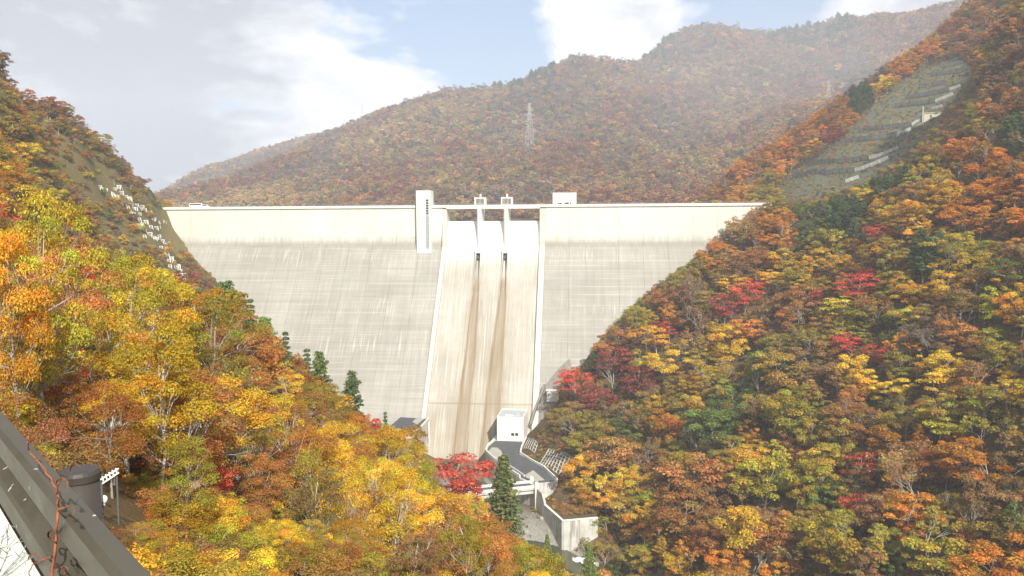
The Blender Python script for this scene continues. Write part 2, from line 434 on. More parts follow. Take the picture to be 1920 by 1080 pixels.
def mat_chute(outlets):
    m, t = newmat('spillway_concrete')
    c = t.coord(); x, y, z = t.sep(c); zz = t.math('SUBTRACT', z, 126.0)
    s1 = t.noise(t.scale(c, (0.5, 0, 0.02)), 1, 5, .6); s2 = t.noise(t.scale(c, (1.2, 0, 0.035), (31, 0, 7)), 1, 4, .6)
    blot = t.noise(t.scale(c, (0.05, 0.05, 0.05)), 1, 5, .6); grain = t.noise(c, 1.6, 5, .7)
    base = t.mix(t.rng(blot, .35, .65), (.36, .335, .275), (.47, .445, .38))
    base = t.mix(t.rng(s1, .5, .7, 0, .45), base, (.36, .335, .27))
    base = t.mix(t.math('MULTIPLY', t.rng(s2, .55, .63), .55), base, (.66, .65, .58))
    base = t.mix(t.rng(s2, .46, .36, 0, .45), base, (.30, .275, .22))
    fr = t.math('FRACT', t.math('DIVIDE', z, 1.5))
    base = t.mix(t.math('MULTIPLY', t.math('LESS_THAN', fr, .14), t.rng(t.noise(t.scale(c, (.05, 0, .8)), 1, 2), .4, .65, 0, .4)), base, (.36, .33, .27))
    edge = t.math('ADD', zz, t.math('MULTIPLY', t.math('SUBTRACT', s2, .5), 18.0))
    base = t.mix(t.rng(edge, -26, -9), base, (.86, .845, .78))
    # brown water stains under the two outlets
    tot = None
    for u0, u1, w1 in outlets:
        k = t.rng(zz, -32, -122); cx = t.math('ADD', u0, t.math('MULTIPLY', k, u1 - u0))
        w = t.math('ADD', .9, t.math('MULTIPLY', t.math('POWER', k, .55), w1))
        wob = t.math('ADD', t.math('MULTIPLY', t.math('SUBTRACT', t.noise(t.scale(c, (.6, 0, .02)), 1, 4), .5), 1.0), t.math('MULTIPLY', t.math('SUBTRACT', t.noise(t.scale(c, (2.4, 0, .05), (3, 0, 9)), 1, 4, .65), .5), 1.3))
        r = t.math('ADD', t.math('DIVIDE', t.math('ABSOLUTE', t.math('SUBTRACT', x, cx)), w), wob)
        halo = t.rng(r, 2.8, .8, 0, .34); fill = t.rng(r, 1.15, .85); rim = t.math('MULTIPLY', t.rng(r, .35, .68), t.rng(r, 1.05, .85))
        on = t.rng(zz, -29, -36)
        st = t.math('MULTIPLY', t.math('ADD', t.math('MAXIMUM', halo, t.math('MULTIPLY', fill, .62)), t.math('MULTIPLY', rim, .34)), t.math('MULTIPLY', on, t.rng(t.noise(t.scale(c, (1.6, 0, .03), (8, 0, 1)), 1, 5, .65), .35, .62, .55, 1.12)))
        tot = st if tot is None else t.math('MAXIMUM', tot, st)
    low = t.math('MULTIPLY', t.rng(zz, -96, -106), t.rng(s1, .35, .6, .15, .6))
    tot = t.math('MAXIMUM', tot, t.math('MULTIPLY', low, .6))
    base = t.mix(t.math('MULTIPLY', tot, 1.05), base, (.215, .15, .075))
    ln = t.math('MULTIPLY', t.rng(t.math('ABSOLUTE', t.math('ADD', zz, 99.0)), .55, .2), t.rng(s2, .35, .6, .2, .7))
    base = t.mix(ln, base, (.22, .17, .11))
    base = t.mix(t.rng(grain, .35, .75, 0, .15), base, (.27, .24, .19))
    t.out(t.bsdf(base, .85, grain, .02, .25))
    MAT['chute'] = m
def mat_wall():
    m, t = newmat('stained_concrete')
    c = t.coord(); g = t.noise(c, 1.3, 5, .65); s = t.noise(t.scale(c, (.55, .55, .05)), 1, 5, .65)
    b = t.noise(c, .18, 4)
    col = t.mix(t.rng(b, .35, .65), (.42, .41, .37), (.60, .585, .53))
    col = t.mix(t.rng(s, .52, .68, 0, .75), col, (.13, .12, .09))
    col = t.mix(t.rng(g, .4, .75, 0, .25), col, (.3, .28, .22))
    t.out(t.bsdf(col, .9, g, .02, .2)); MAT['wall'] = m
def mat_ground():
    m, t = newmat('hillside_ground')
    at = t.n('ShaderNodeAttribute', attribute_name='cover'); cov = t.sep(at.outputs['Color'])
    c = t.coord()
    a = t.noise(c, .12, 5, .65); b = t.noise(c, .9, 5, .7); g = t.noise(c, 4.0, 3, .7); far = t.noise(c, .018, 5, .6)
    lit = t.mix(t.rng(a, .35, .65), (.085, .055, .03), (.14, .095, .045))
    lit = t.mix(t.rng(b, .5, .7, 0, .6), lit, (.17, .125, .05))
    lit = t.mix(t.rng(far, .45, .65, 0, .5), lit, (.10, .085, .035))
    lit = t.mix(t.rng(g, .5, .75, 0, .5), lit, (.05, .035, .02))
    gr = t.mix(t.rng(b, .35, .65), (.105, .10, .04), (.175, .15, .062))
    gr = t.mix(t.rng(a, .45, .7, 0, .6), gr, (.17, .11, .05))
    gr = t.mix(t.rng(g, .5, .75, 0, .4), gr, (.06, .06, .025))
    cut = t.mix(t.rng(b, .35, .65), (.085, .09, .058), (.15, .145, .095))
    cut = t.mix(t.rng(g, .5, .75, 0, .5), cut, (.06, .055, .035))
    bed = t.mix(t.rng(b, .35, .65), (.2, .19, .165), (.33, .31, .27))
    col = t.mix(cov[1], t.mix(cov[2], t.mix(cov[0], lit, gr), cut), bed)
    t.out(t.bsdf(col, .95, b, .35, .1)); MAT['ground'] = m
def mat_leaf(name, transl=.38):
    m, t = newmat(name)
    at = t.n('ShaderNodeAttribute', attribute_name='tint'); at.attribute_type = 'INSTANCER'
    lv = t.n('ShaderNodeAttribute', attribute_name='leafvar')
    col = t.mix(1.0, at.outputs['Color'], lv.outputs['Color'], 'MULTIPLY')
    d = t.n('ShaderNodeBsdfDiffuse'); t.put(d.inputs[0], col)
    tr = t.n('ShaderNodeBsdfTranslucent'); t.put(tr.inputs[0], t.mix(1.0, col, (1.15, 1.0, .7), 'MULTIPLY'))
    ms = t.n('ShaderNodeMixShader'); ms.inputs[0].default_value = transl
    t.t.links.new(d.outputs[0], ms.inputs[1]); t.t.links.new(tr.outputs[0], ms.inputs[2])
    t.out(ms.outputs[0]); MAT[name] = m
def mat_bark(name, a, b):
    m, t = newmat(name)
    c = t.coord(); n = t.noise(t.scale(c, (14, 14, 2.5)), 1, 5, .65); n2 = t.noise(c, 9, 4, .6)
    col = t.mix(t.rng(n, .35, .65), a, b)
    col = t.mix(t.rng(n2, .55, .7, 0, .6), col, tuple(q * .4 for q in a))
    t.out(t.bsdf(col, .9, None, .01, .15)); MAT[name] = m
def mat_water():
    m, t = newmat('river_water')
    c = t.coord(); n = t.noise(c, .9, 5, .6)
    col = t.mix(t.rng(t.noise(c, .08, 3), .4, .6), (.045, .055, .03), (.075, .075, .04))
    t.out(t.bsdf(col, .12, n, .06, .5)); MAT['water'] = m
def mat_rail():
    m, t = newmat('brown_painted_steel')
    c = t.coord()
    n = t.noise(t.scale(c, (3, 3, 9)), 1, 5, .6); f = t.noise(c, 45, 4, .6); sc = t.noise(t.scale(c, (6, 6, 60)), 1, 3, .6)
    col = t.mix(t.rng(n, .35, .65), (.062, .054, .037), (.082, .072, .052))
    col = t.mix(t.rng(f, .56, .75, 0, .35), col, (.115, .105, .075))
    col = t.mix(t.rng(sc, .62, .7, 0, .4), col, (.07, .055, .03))
    chip = t.noise(c, 16, 2, .5)
    col = t.mix(t.rng(chip, .735, .75, 0, .8), col, (.6, .58, .5))
    t.out(t.bsdf(col, t.rng(n, .3, .7, .38, .58), f, .0006, .35)); MAT['rail'] = m

mat_dam(); mat_wall(); mat_ground(); mat_leaf('leaf'); mat_leaf('needle', .1); mat_water(); mat_rail()
mat_bark('bark_grey', (.27, .245, .20), (.42, .39, .33)); mat_bark('bark_brown', (.10, .075, .05), (.18, .14, .095)); mat_bark('bark_pale', (.42, .39, .33), (.58, .55, .48))
simple('white_concrete', (.70, .69, .62), .8, .06, .3)
simple('white_wall', (.74, .73, .67), .7, .05, .5)
simple('roof_grey', (.40, .42, .42), .7, .12, .5)
simple('roof_dark', (.075, .078, .085), .75, .2, .4)
simple('asphalt', (.085, .088, .092), .85, .22, .35)
simple('pale_paving', (.36, .345, .29), .9, .2, .3)
simple('dark_glass', (.028, .034, .036), .2, .1, 1, .5)
simple('slot_glass', (.36, .42, .36), .35, .12, .6, .5)
simple('steel', (.42, .43, .43), .45, .15, 2, .5, .3)
simple('galvanised', (.62, .63, .61), .5, .12, 1.5, .4, .1)
simple('dull_steel', (.10, .112, .112), .6, .2, 1.5, .4, .2)
simple('white_steel', (.78, .775, .73), .5, .08, 2)
simple('pylon_steel', (.50, .50, .49), .6, .1, .5)
simple('hoist_yellow', (.62, .42, .10), .5, .1, 2)
simple('tan_wall', (.52, .48, .36), .9, .12, .4)
simple('dark_concrete', (.21, .195, .165), .9, .3, .25)
simple('pale_concrete', (.53, .51, .445), .9, .16, .5)
simple('foam', (.80, .82, .80), .6, .1, 2)
simple('river_stone', (.34, .32, .28), .9, .3, .8)
simple('shoulder', (.60, .61, .52), .92, .10, 6, .2, 0, .002)
simple('ink', (.012, .012, .014), .6, .1, 5)
simple('vine_stem', (.28, .085, .035), .6, .25, 30)
simple('dry_twig', (.20, .20, .19), .9, .25, 30)
simple('cap_brown', (.052, .043, .036), .5, .15, 12)
simple('van_white', (.8, .8, .8), .35, .03, 1)
simple('rubber', (.02, .02, .02), .8, .1, 2)

# ------------------------------------------------------------------ ground sheet
FENCE_POLY = [(1440, 350), (1490, 312), (1548, 276), (1622, 208), (1684, 152), (1735, 112), (1815, 102), (1835, 135), (1812, 190), (1782, 240), (1732, 272), (1700, 305), (1650, 328), (1585, 360), (1530, 374), (1470, 380)]
GRASS_L = [(0, 215), (110, 230), (210, 300), (285, 372), (320, 400), (350, 470), (375, 520), (300, 520), (180, 490), (60, 440), (0, 400)]
def inpoly(px, py, poly):
    px = np.asarray(px); py = np.asarray(py); r = np.zeros(px.shape, bool); n = len(poly)
    for i in range(n):
        x0, y0 = poly[i]; x1, y1 = poly[(i + 1) % n]
        c = ((y0 > py) != (y1 > py)) & (px < (x1 - x0) * (py - y0) / ((y1 - y0) if y1 != y0 else 1e-9) + x0)
        r ^= c
    return r
def axis(segs):
    out = [segs[0][0]]
    for a, b, st in segs:
        n = max(1, round((b - a) / st)); out += [a + (b - a) * (i + 1) / n for i in range(n)]
    return np.array(out)
RIV = np.array([(-28, 425), (-24, 395), (-20, 370), (-12, 340), (8, 308), (30, 280), (52, 250), (77, 213), (106, 150), (140, 60), (170, -60), (205, -280)], float)
def riv_dist(x, y):
    d = np.full(np.shape(x), 1e9)
    for a, b in zip(RIV[:-1], RIV[1:]):
        v = b - a; t = np.clip(((x - a[0]) * v[0] + (y - a[1]) * v[1]) / (v @ v), 0, 1)
        d = np.minimum(d, np.hypot(x - a[0] - t * v[0], y - a[1] - t * v[1]))
    return d
def build_ground():
    xs = axis([(-3200, -1300, 120), (-1300, -420, 30), (-420, -60, 5), (-60, -12, 3), (-12, 6, .6), (6, 50, 3), (50, 420, 5), (420, 1300, 30), (1300, 3200, 120)])
    ys = axis([(-290, -30, 10), (-30, -6, 3), (-6, 14, .6), (14, 130, 3), (130, 780, 5), (780, 2000, 20), (2000, 3900, 80)])
    X, Y = np.meshgrid(xs, ys); Z = Hh(X, Y); nx, ny = len(xs), len(ys)
    v = np.stack([X.ravel(), Y.ravel(), Z.ravel()], 1)
    i = (np.arange(ny - 1)[:, None] * nx + np.arange(nx - 1)[None, :]).ravel()
    q = np.stack([i, i + 1, i + 1 + nx, i + nx], 1)
    me = bpy.data.meshes.new('terrain')
    me.from_pydata(v.tolist(), [], q.tolist()); me.materials.append(MAT['ground'])
    px, py, dep = proj(v)
    cov = np.zeros((len(v), 4)); cov[:, 3] = 1
    inF = (v[:, 1] > 480) & (v[:, 1] < 780) & (v[:, 0] > 100) & inpoly(px, py, FENCE_POLY)
    inG = (v[:, 1] > 200) & (v[:, 1] < 560) & (v[:, 0] < -90) & (v[:, 0] > -330) & (py > 150) & (px < 420)
    cov[:, 0] = np.where(inG, .85, 0); cov[:, 2] = inF
    rd = riv_dist(v[:, 0], v[:, 1]); cov[:, 1] = np.clip((17 - rd) / 6, 0, 1) * (v[:, 2] < -110)
    a = me.color_attributes.new('cover', 'FLOAT_COLOR', 'POINT'); a.data.foreach_set('color', cov.ravel())
    me.polygons.foreach_set('use_smooth', [True] * len(me.polygons))
    o = bpy.data.objects.new('terrain', me); COL.objects.link(o); tag(o, kind='structure')
build_ground()
b = MB(); L = []
for a, w in ((0, 15), (1, 15), (2, 14), (3, 12), (4, 9), (5, 9), (6, 9), (7, 9), (8, 10), (9, 11), (10, 12), (11, 12)):
    d = RIV[min(a + 1, 11)] - RIV[max(a - 1, 0)]; d /= np.linalg.norm(d); n = np.array([-d[1], d[0]])
    z = (-124.6, -124.6, -125.2, -126, -127.6, -129.6, -130.8, -131.8, -132.8, -134, -135, -139)[a]
    L += [(*(RIV[a] + n * w), z), (*(RIV[a] - n * w), z)]
b.add(L, [(2 * i, 2 * i + 1, 2 * i + 3, 2 * i + 2) for i in range(11)])
tag(b.build('river_water', MAT['water'], smooth=True), kind='structure')
b = MB(); b.add([(-340, 512, -3), (-250, 535, -3), (-60, 515, -3), (150, 495, -3), (180, 600, -3), (140, 900, -3), (-700, 1000, -3)], [tuple(range(7))])
tag(b.build('reservoir_water', MAT['water']), kind='structure')

# ------------------------------------------------------------------ dam
UL, UR = dam_u(838), dam_u(1012)
P1, P2 = (dam_u(895), dam_u(903)), (dam_u(945), dam_u(953))
GW_L, GW_R = 2.6, 3.4
ZB = 126.0
OUT_U = [(P1[0] + P1[1]) / 2, (P2[0] + P2[1]) / 2]
mat_chute([(OUT_U[0] + .4, OUT_U[0] - .2, 3.6), (OUT_U[1] + .3, OUT_U[1] - 1.6, 4.2)])
dam = thing('concrete_dam', 'huge pale concrete gravity dam with stained central spillway closing the valley', 'dam', tuple(D0 - np.array([0, 0, ZB])), DROT)
def loc_(d, z): return (-d, z + ZB)
PROF = [(-6.5, 10.4), (0, 10.4), (0, -9.0), (.25, -10.6), (.9, -12.2), (1.9, -14.2)] + [(float(dam_d(z)), z) for z in (-17, -60, DBOT)] + [(-6.5, DBOT)]
def block(u0, u1, k=0.0, name='concrete_block'):
    b = MB(); b.extrude_x([loc_(d + (k if d > -1 else 0), z) for d, z in PROF], u0 + .05, u1 - .05)
    return b.build(name, MAT['dam'], dam)
edges_l = [UL - GW_L]
while edges_l[-1] > -262: edges_l.append(edges_l[-1] - 15)
edges_r = [UR + GW_R]
while edges_r[-1] < dam_u(1446): edges_r.append(min(edges_r[-1] + 15, dam_u(1446) + .01))
for i, (a, c) in enumerate(zip(edges_l[1:], edges_l[:-1])): block(a, c, .035 * (i % 2))
for i, (a, c) in enumerate(zip(edges_r[:-1], edges_r[1:])): block(a, c, .035 * (i % 2))
b = MB(); core = [(d - (.5 if d > -1 else -.5), z - (.6 if z > 0 else 0)) for d, z in PROF]
b.extrude_x([loc_(d, z) for d, z in core], edges_l[-1] + .2, UL - GW_L - .2)
b.extrude_x([loc_(d, z) for d, z in core], UR + GW_R + .2, edges_r[-1] - .2)
b.build('inner_core', MAT['dam'], dam)
# crest slab and parapet
def crest(u0, u1, nm):
    b = MB(); b.extrude_x([loc_(d, z) for d, z in ((-7.2, 10.4), (.85, 10.4), (.85, 12.0), (.5, 12.0), (.5, 11.2), (-6.8, 11.2), (-6.8, 12.0), (-7.2, 12.0))], u0, u1)
    return b.build(nm, MAT['white_concrete'], dam)
tu0, tu1 = dam_u(783.5), dam_u(810.5)
for e in [edges_l[-1] + 30 * k for k in range(99)]:
    if e >= tu0: break
    crest(e + .02, min(e + 29.98, tu0 - .05), 'parapet')
crest(tu1 + .05, UL - .1, 'parapet')
for e in [UR + 30 * k for k in range(99)]:
    if e >= dam_u(1446): break
    crest(e + .12, min(e + 29.98, dam_u(1446)), 'parapet')
b = MB(); b.extrude_x([loc_(d, z) for d, z in ((-7.2, 9.6), (.95, 9.6), (.95, 12.0), (.55, 12.0), (.55, 11.2), (-6.8, 11.2), (-6.8, 12.0), (-7.2, 12.0))], UL - .08, UR + .08)
b.build('bridge_deck', MAT['white_concrete'], dam)
b = MB()
for e in np.arange(edges_l[-1] + 1, dam_u(1444), 3.0):
    if tu0 - .5 < e < tu1 + .5: continue
    b.box((e - .05, -.75, 12.0 + ZB), (e + .05, -.65, 12.75 + ZB))
for (x0, x1) in ((edges_l[-1], tu0 - .3), (tu1 + .3, dam_u(1445))):
    b.box((x0, -.74, 12.7 + ZB), (x1, -.66, 12.78 + ZB))
b.build('railing', MAT['steel'], dam)
# chute
CH = [(-9.0, 1.5), (-7.4, 1.9), (-6.0, 1.8), (-4.6, .9), (-3.2, -.9), (-1.8, -3.4), (-.4, -6.4), (.9, -9.8), (2.0, -13.4)] + [(float(dam_d(z)) - .5, z) for z in (-16, -18, -22, -27, -33, -40, -48, -60, -80, -100, -128)]
def strip(u0, u1, pts, nm, mat='chute', base=-14):
    b = MB(); b.extrude_x([loc_(d, z) for d, z in pts] + [loc_(base, pts[-1][1]), loc_(base, pts[0][1])], u0, u1)
    return b.build(nm, MAT[mat], dam)
cw = 1.35
strip(UL, OUT_U[0] - cw, CH, 'spillway_bay'); strip(OUT_U[0] + cw, OUT_U[1] - cw, CH, 'spillway_bay'); strip(OUT_U[1] + cw, UR, CH, 'spillway_bay')
nrm = np.array([1, SLOPE]) / math.hypot(1, SLOPE)
for u in OUT_U:
    pts = [(float(dam_d(z)) - .5 - k, z) for z, k in ((-17, 5.5), (-22, 4.6), (-27, 3.0), (-33, 1.2), (-38, .25), (-41, .0), (-60, 0.0), (-80, 0), (-100, 0), (-128, 0))]
    strip(u - cw, u + cw, pts, 'outlet_channel')
    # pier with rounded nose
    b = MB(); w = (P1[1] - P1[0]) / 2
    plan = [(u - w, -1.9), (u - w * .75, -2.9), (u - w * .35, -3.4), (u + w * .35, -3.4), (u + w * .75, -2.9), (u + w, -1.9), (u + w, 15), (u + w * .5, 16.5), (u - w * .5, 16.5), (u - w, 15)]
    b.prism(plan, -16.8 + ZB, 9.6 + ZB); b.build('pier', MAT['white_concrete'], dam)
    b = MB(); b.box((u - 2.0, -6.6, -17.9 + ZB), (u + 2.0, 3, -15.6 + ZB)); b.build('outlet_hood', MAT['white_concrete'], dam)
    b = MB(); b.box((u - cw + .02, -4.9, -21.5 + ZB), (u + cw - .02, 4, -17.95 + ZB)); b.build('outlet_shade_block', MAT['dull_steel'], dam)  # dark block filling the conduit mouth, the opening's shade put into its colour
    for s in (-1, 1):
        b = MB(); x0, x1 = sorted((u + s * cw, u + s * (cw + .55)))
        top = [(float(dam_d(z)) + k, z + .2) for z, k in ((-16.5, 2.6), (-20, 1.6), (-26, .8), (-33, .3), (-40, .02))]
        b.extrude_x([loc_(d, z) for d, z in top] + [loc_(float(dam_d(-40)) - 1.5, -40), loc_(float(dam_d(-16.5)) - 2, -16.5)], x0, x1)
        b.build('training_wall', MAT['chute'], dam)
def gwall(u0, u1):
    pr = [(-13, 9.6), (0.0, 9.6), (.15, 4), (1.3, -3), (3.2, -10)] + [(float(dam_d(z)) + 1.9, z) for z in (-14, -18, -30, -60, -100, -119)] + [(float(dam_d(-119)) - 3, -119), (-13, -40)]
    b = MB(); b.extrude_x([loc_(d, z) for d, z in pr], u0, u1); return b.build('guide_wall', MAT['pale_concrete'], dam)
gwall(UL - GW_L + .02, UL - .01); gwall(UR + .01, UR + GW_R - .02)
# lower right toe slab, darker concrete
def on_plane(px, py, off):
    r = ray(px, py); n = DD + np.array([0, 0, SLOPE]); c = D0 @ DD + SLOPE * KNEE + off * np.linalg.norm(n)
    return r * (c / (r @ n))
def to_dam(p):
    q = np.asarray(p) - D0; return (q @ DU, -(q @ DD), q[2] + ZB)
pts = [(1068, 672), (1048, 690), (1022, 722), (1012, 752), (996, 792), (1000, 812), (1030, 790), (1080, 720)]
A = [to_dam(on_plane(x, y, 1.1)) for x, y in pts]; B_ = [to_dam(on_plane(x, y, -1)) for x, y in pts]; n = len(pts)
b = MB(); b.add(A + B_, [tuple(range(n)), tuple(range(n, 2 * n))[::-1]] + [(i, n + i, n + (i + 1) % n, (i + 1) % n) for i in range(n)])
b.build('toe_slab', MAT['dark_concrete'], dam)

def dthing(name, label, cat, u, d, z, group=None):
    return thing(name, label, cat, tuple(dw(u, d, z)), DROT, group)
# elevator tower
tw = dthing('elevator_tower', 'tall white lift tower with a dark window slot left of the spillway', 'tower', (tu0 + tu1) / 2, 0, -18)
hw = (tu1 - tu0) / 2
b = MB(); b.box((-hw, -4.6, -3), (hw, 4.5, 38.6)); b.build('tower_shaft', MAT['white_concrete'], tw)
b = MB(); b.box((-hw - .12, -4.75, 38.6), (hw + .12, 4.65, 39.1)); b.build('roof_slab', MAT['white_concrete'], tw)
sx = hw - 2.9
b = MB(); b.box((sx - .1, -4.66, 3.2), (sx + 1.5, -4.62, 23.6)); b.build('stair_glazing', MAT['slot_glass'], tw)
for k in range(12):
    b = MB(); b.box((sx - .15, -4.74, 3.0 + k * 1.86), (sx + 1.55, -4.67, 3.13 + k * 1.86)); b.build('glazing_bar', MAT['dull_steel'], tw)
for s in (-.2, 1.48):
    b = MB(); b.box((sx + s, -4.73, 3.0), (sx + s + .13, -4.665, 23.6)); b.build('glazing_frame', MAT['dull_steel'], tw)
for k in range(6):
    b = MB(); b.box((sx - .1, -4.68, 24.2 + k * 1.62), (sx + 1.5, -4.62, 25.4 + k * 1.62)); b.build('window', MAT['dark_glass'], tw)
# gate hoist houses
for i, u in enumerate(OUT_U):
    g = dthing('hoist_house', ('small hoist house with barred window on the spillway bridge, nearer the lift tower', 'small hoist house with barred window on the spillway bridge, nearer the plain white block')[i], 'gate house', u + .4, -2.5, 11.2, 'hoist houses on the spillway bridge')
    b = MB(); b.box((-3.5, -2.6, 0), (3.5, -2.2, 1.0)); b.box((-3.5, -2.6, 4.6), (3.5, -2.2, 5.2))
    b.box((-3.5, -2.6, 1.0), (-2.7, -2.2, 4.6)); b.box((2.7, -2.6, 1.0), (3.5, -2.2, 4.6)); b.box((-3.5, -2.2, 0), (-3.2, 2.6, 5.2)); b.box((3.2, -2.2, 0), (3.5, 2.6, 5.2)); b.box((-3.2, 2.3, 0), (3.2, 2.6, 5.2))
    b.build('wall', MAT['white_wall'], g)
    b = MB(); b.box((-3.7, -2.8, 5.2), (3.7, 2.8, 5.5)); b.build('roof', MAT['white_wall'], g)
    b = MB(); b.box((-2.7, -2.45, 1.0), (2.7, -2.35, 4.6)); win = b.build('window', MAT['dark_glass'], g)
    for k in range(6):
        b = MB(); x = -2.1 + k * .84; b.box((x - .1, -2.55, 1.0), (x + .1, -2.46, 4.6)); b.build('window_bar', MAT['white_steel'], win)
    b = MB(); b.box((-1.3, -2.75, .95), (1.3, -2.61, 1.75)); b.tube([(-1.5, -2.75, 1.5), (1.5, -2.75, 1.5)], .3, 8); b.build('hoist_drum', MAT['hoist_yellow'], g)
    b = MB(); b.tube([(0, 0, 5.5), (0, 0, 6.6), (0, 0, 7.2), (0, 0, 7.6)], [.55, .55, .75, .2], 10); b.build('roof_vent', MAT['white_wall'], g)
# plain white block on the crest
u0, u1 = dam_u(1036.5), dam_u(1080.5)
g = dthing('crest_building', 'plain white flat-roofed building on the dam crest right of the spillway', 'building', (u0 + u1) / 2, -3, 11.2)
w = (u1 - u0) / 2
b = MB(); b.box((-w, -3.4, 0), (w, 5, 7.6)); b.build('wall', MAT['white_wall'], g)
b = MB(); b.box((-w - .15, -3.55, 7.6), (w + .15, 5.15, 7.95)); b.build('roof', MAT['white_wall'], g)
for x0, x1, z0, z1 in ((-4.2, -3.2, .9, 1.7), (-2.9, -1.6, .9, 1.7), (.2, 2.6, .9, 1.9), (3.4, 4.0, .9, 2.0)):
    b = MB(); b.box((x0, -3.46, z0), (x1, -3.42, z1)); b.build('window', MAT['dark_glass'], g)
# white vehicles far left on the crest
def van(px, label, L, Hc):
    g = dthing('parked_van', label, 'van', dam_u(px), -2.2, 11.2, 'white vehicles on the crest')
    b = MB(); h = Hc
    b.extrude_x([(-.9, .35), (.9, .35), (.9, h * .62), (.75, h), (-.75, h), (-.9, h * .62)], -L / 2, L / 2 - .9)
    b.extrude_x([(-.9, .35), (.9, .35), (.9, h * .5), (-.9, h * .5)], L / 2 - .9, L / 2); b.build('body', MAT['van_white'], g)
    b = MB(); b.box((-L / 2 + .4, -.93, h * .62), (L / 2 - 1.1, -.905, h * .88)); b.build('window', MAT['dark_glass'], g)
    for x in (-L / 2 + .8, L / 2 - .9):
        for y in (-.85, .7):
            b = MB(); b.tube([(x, y, .35), (x, y + .18, .35)], .35, 10); b.build('wheel', MAT['rubber'], g)
van(366, 'longer white van standing on the crest near the dam left end', 9.0, 3.2); van(383, 'short white van standing on the crest just right of the longer van', 4.6, 2.3)

# ------------------------------------------------------------------ works at the foot of the dam
ph = thing('valve_house', 'white flat-roofed valve house with grey roof at the spillway foot', 'building', (0, 407, -112.2), R(-8))
b = MB(); b.box((-8.2, 0, -2), (5.6, 18, 12.0)); b.build('wall', MAT['white_wall'], ph)
b = MB(); b.box((-8.0, .3, 12.0), (5.3, 17.7, 12.25)); b.build('roof', MAT['roof_grey'], ph)
b = MB(); b.box((-8.3, -.1, 12.0), (5.7, .3, 12.7)); b.box((-8.3, 17.7, 12.0), (5.7, 18.1, 12.7)); b.box((-8.3, .3, 12.0), (-8.0, 17.7, 12.7)); b.box((5.3, .3, 12.0), (5.7, 17.7, 12.7)); b.build('parapet', MAT['white_wall'], ph)
b = MB(); b.box((.4, 5.2, 12.25), (3.4, 8.8, 13.4)); b.build('rooftop_unit', MAT['roof_grey'], ph)
b = MB(); b.box((-4.6, 4.2, 12.25), (.2, 4.9, 12.7)); b.build('rooftop_duct', MAT['white_wall'], ph)
for x in (-.8, 1.3):
    b = MB(); b.box((x, -.14, 2.9), (x + 1.55, -.03, 4.3)); w_ = b.build('window', MAT['dark_glass'], ph)
    b = MB(); b.box((x - .12, -.12, 2.75), (x + 1.67, -.01, 2.9)); b.build('window_sill', MAT['white_wall'], w_)
for x in (-4.6, 4.2):
    b = MB(); b.box((x, -.16, -1), (x + .28, -.01, 11.9)); b.build('downpipe', MAT['galvanised'], ph)
b = MB(); b.box((-2.9, -.13, 0), (-2.0, -.02, 2.0)); b.build('door', MAT['galvanised'], ph)
# platform the house and road stand on
PLAT = [(-9.6, 418), (-12.8, 398), (-13.6, 389), (-12.6, 384), (-9, 374), (-3, 360), (3, 347), (9, 339), (19.5, 341.5), (14, 362), (3.4, 383.5), (6.5, 411), (9, 426)]
pf = thing('river_platform', 'curved concrete platform wall carrying the access road beside the spillway basin', 'retaining wall', (0, 380, -127))
def rel(pts, o=(0, 380)): return [(x - o[0], y - o[1]) for x, y in pts]
b = MB(); b.prism(rel(PLAT), -1, 14.75); b.build('platform_wall', MAT['wall'], pf)
b = MB(); b.wall(rel([(-9.6, 408), (-12.6, 398), (-13.4, 389.3), (-12.4, 384.4), (-8.8, 374.4), (-2.8, 360.4), (3.1, 347.4)]), 14.6, 15.9, .5); b.build('parapet', MAT['white_concrete'], pf)
b = MB(); b.wall(rel([(7.2, 412), (4.6, 396), (3.6, 384), (8.4, 373), (14.2, 361.5), (19.4, 343)]), 13, 15.8, .6); b.build('kerb_wall', MAT['white_concrete'], pf)
b = MB(); b.wall(rel([(-3.0, 366), (1.2, 357), (5.0, 348.5)]), 14.6, 15.7, .35); b.build('median_kerb', MAT['white_concrete'], pf)
b = MB(); b.add([(x, y, -112.23) for x, y in [(-9.2, 408), (-12.2, 398), (-13.0, 389.5), (-12.0, 384.8), (-8.5, 374.6), (-2.5, 360.6), (3.3, 347.6), (9, 339.4), (19, 342), (13.9, 361.4), (3.1, 383.6), (4.2, 396), (6.6, 411)]], [tuple(range(13))])
tag(b.build('access_road', MAT['asphalt'], fix=True), kind='structure')
b = MB(); b.add([(x, y, -112.22) for x, y in [(-10.5, 396), (-12.4, 389), (-8.2, 375.5), (-2.4, 361.8), (-1, 362), (-4.5, 377), (-5.5, 388), (-7.5, 395)]], [tuple(range(8))])
b.add([(x, y, -112.22) for x, y in [(5.0, 350), (8.4, 342), (14, 343.5), (9.2, 358)]], [(0, 1, 2, 3)])
tag(b.build('pale_paving', MAT['pale_paving'], fix=True), kind='structure')
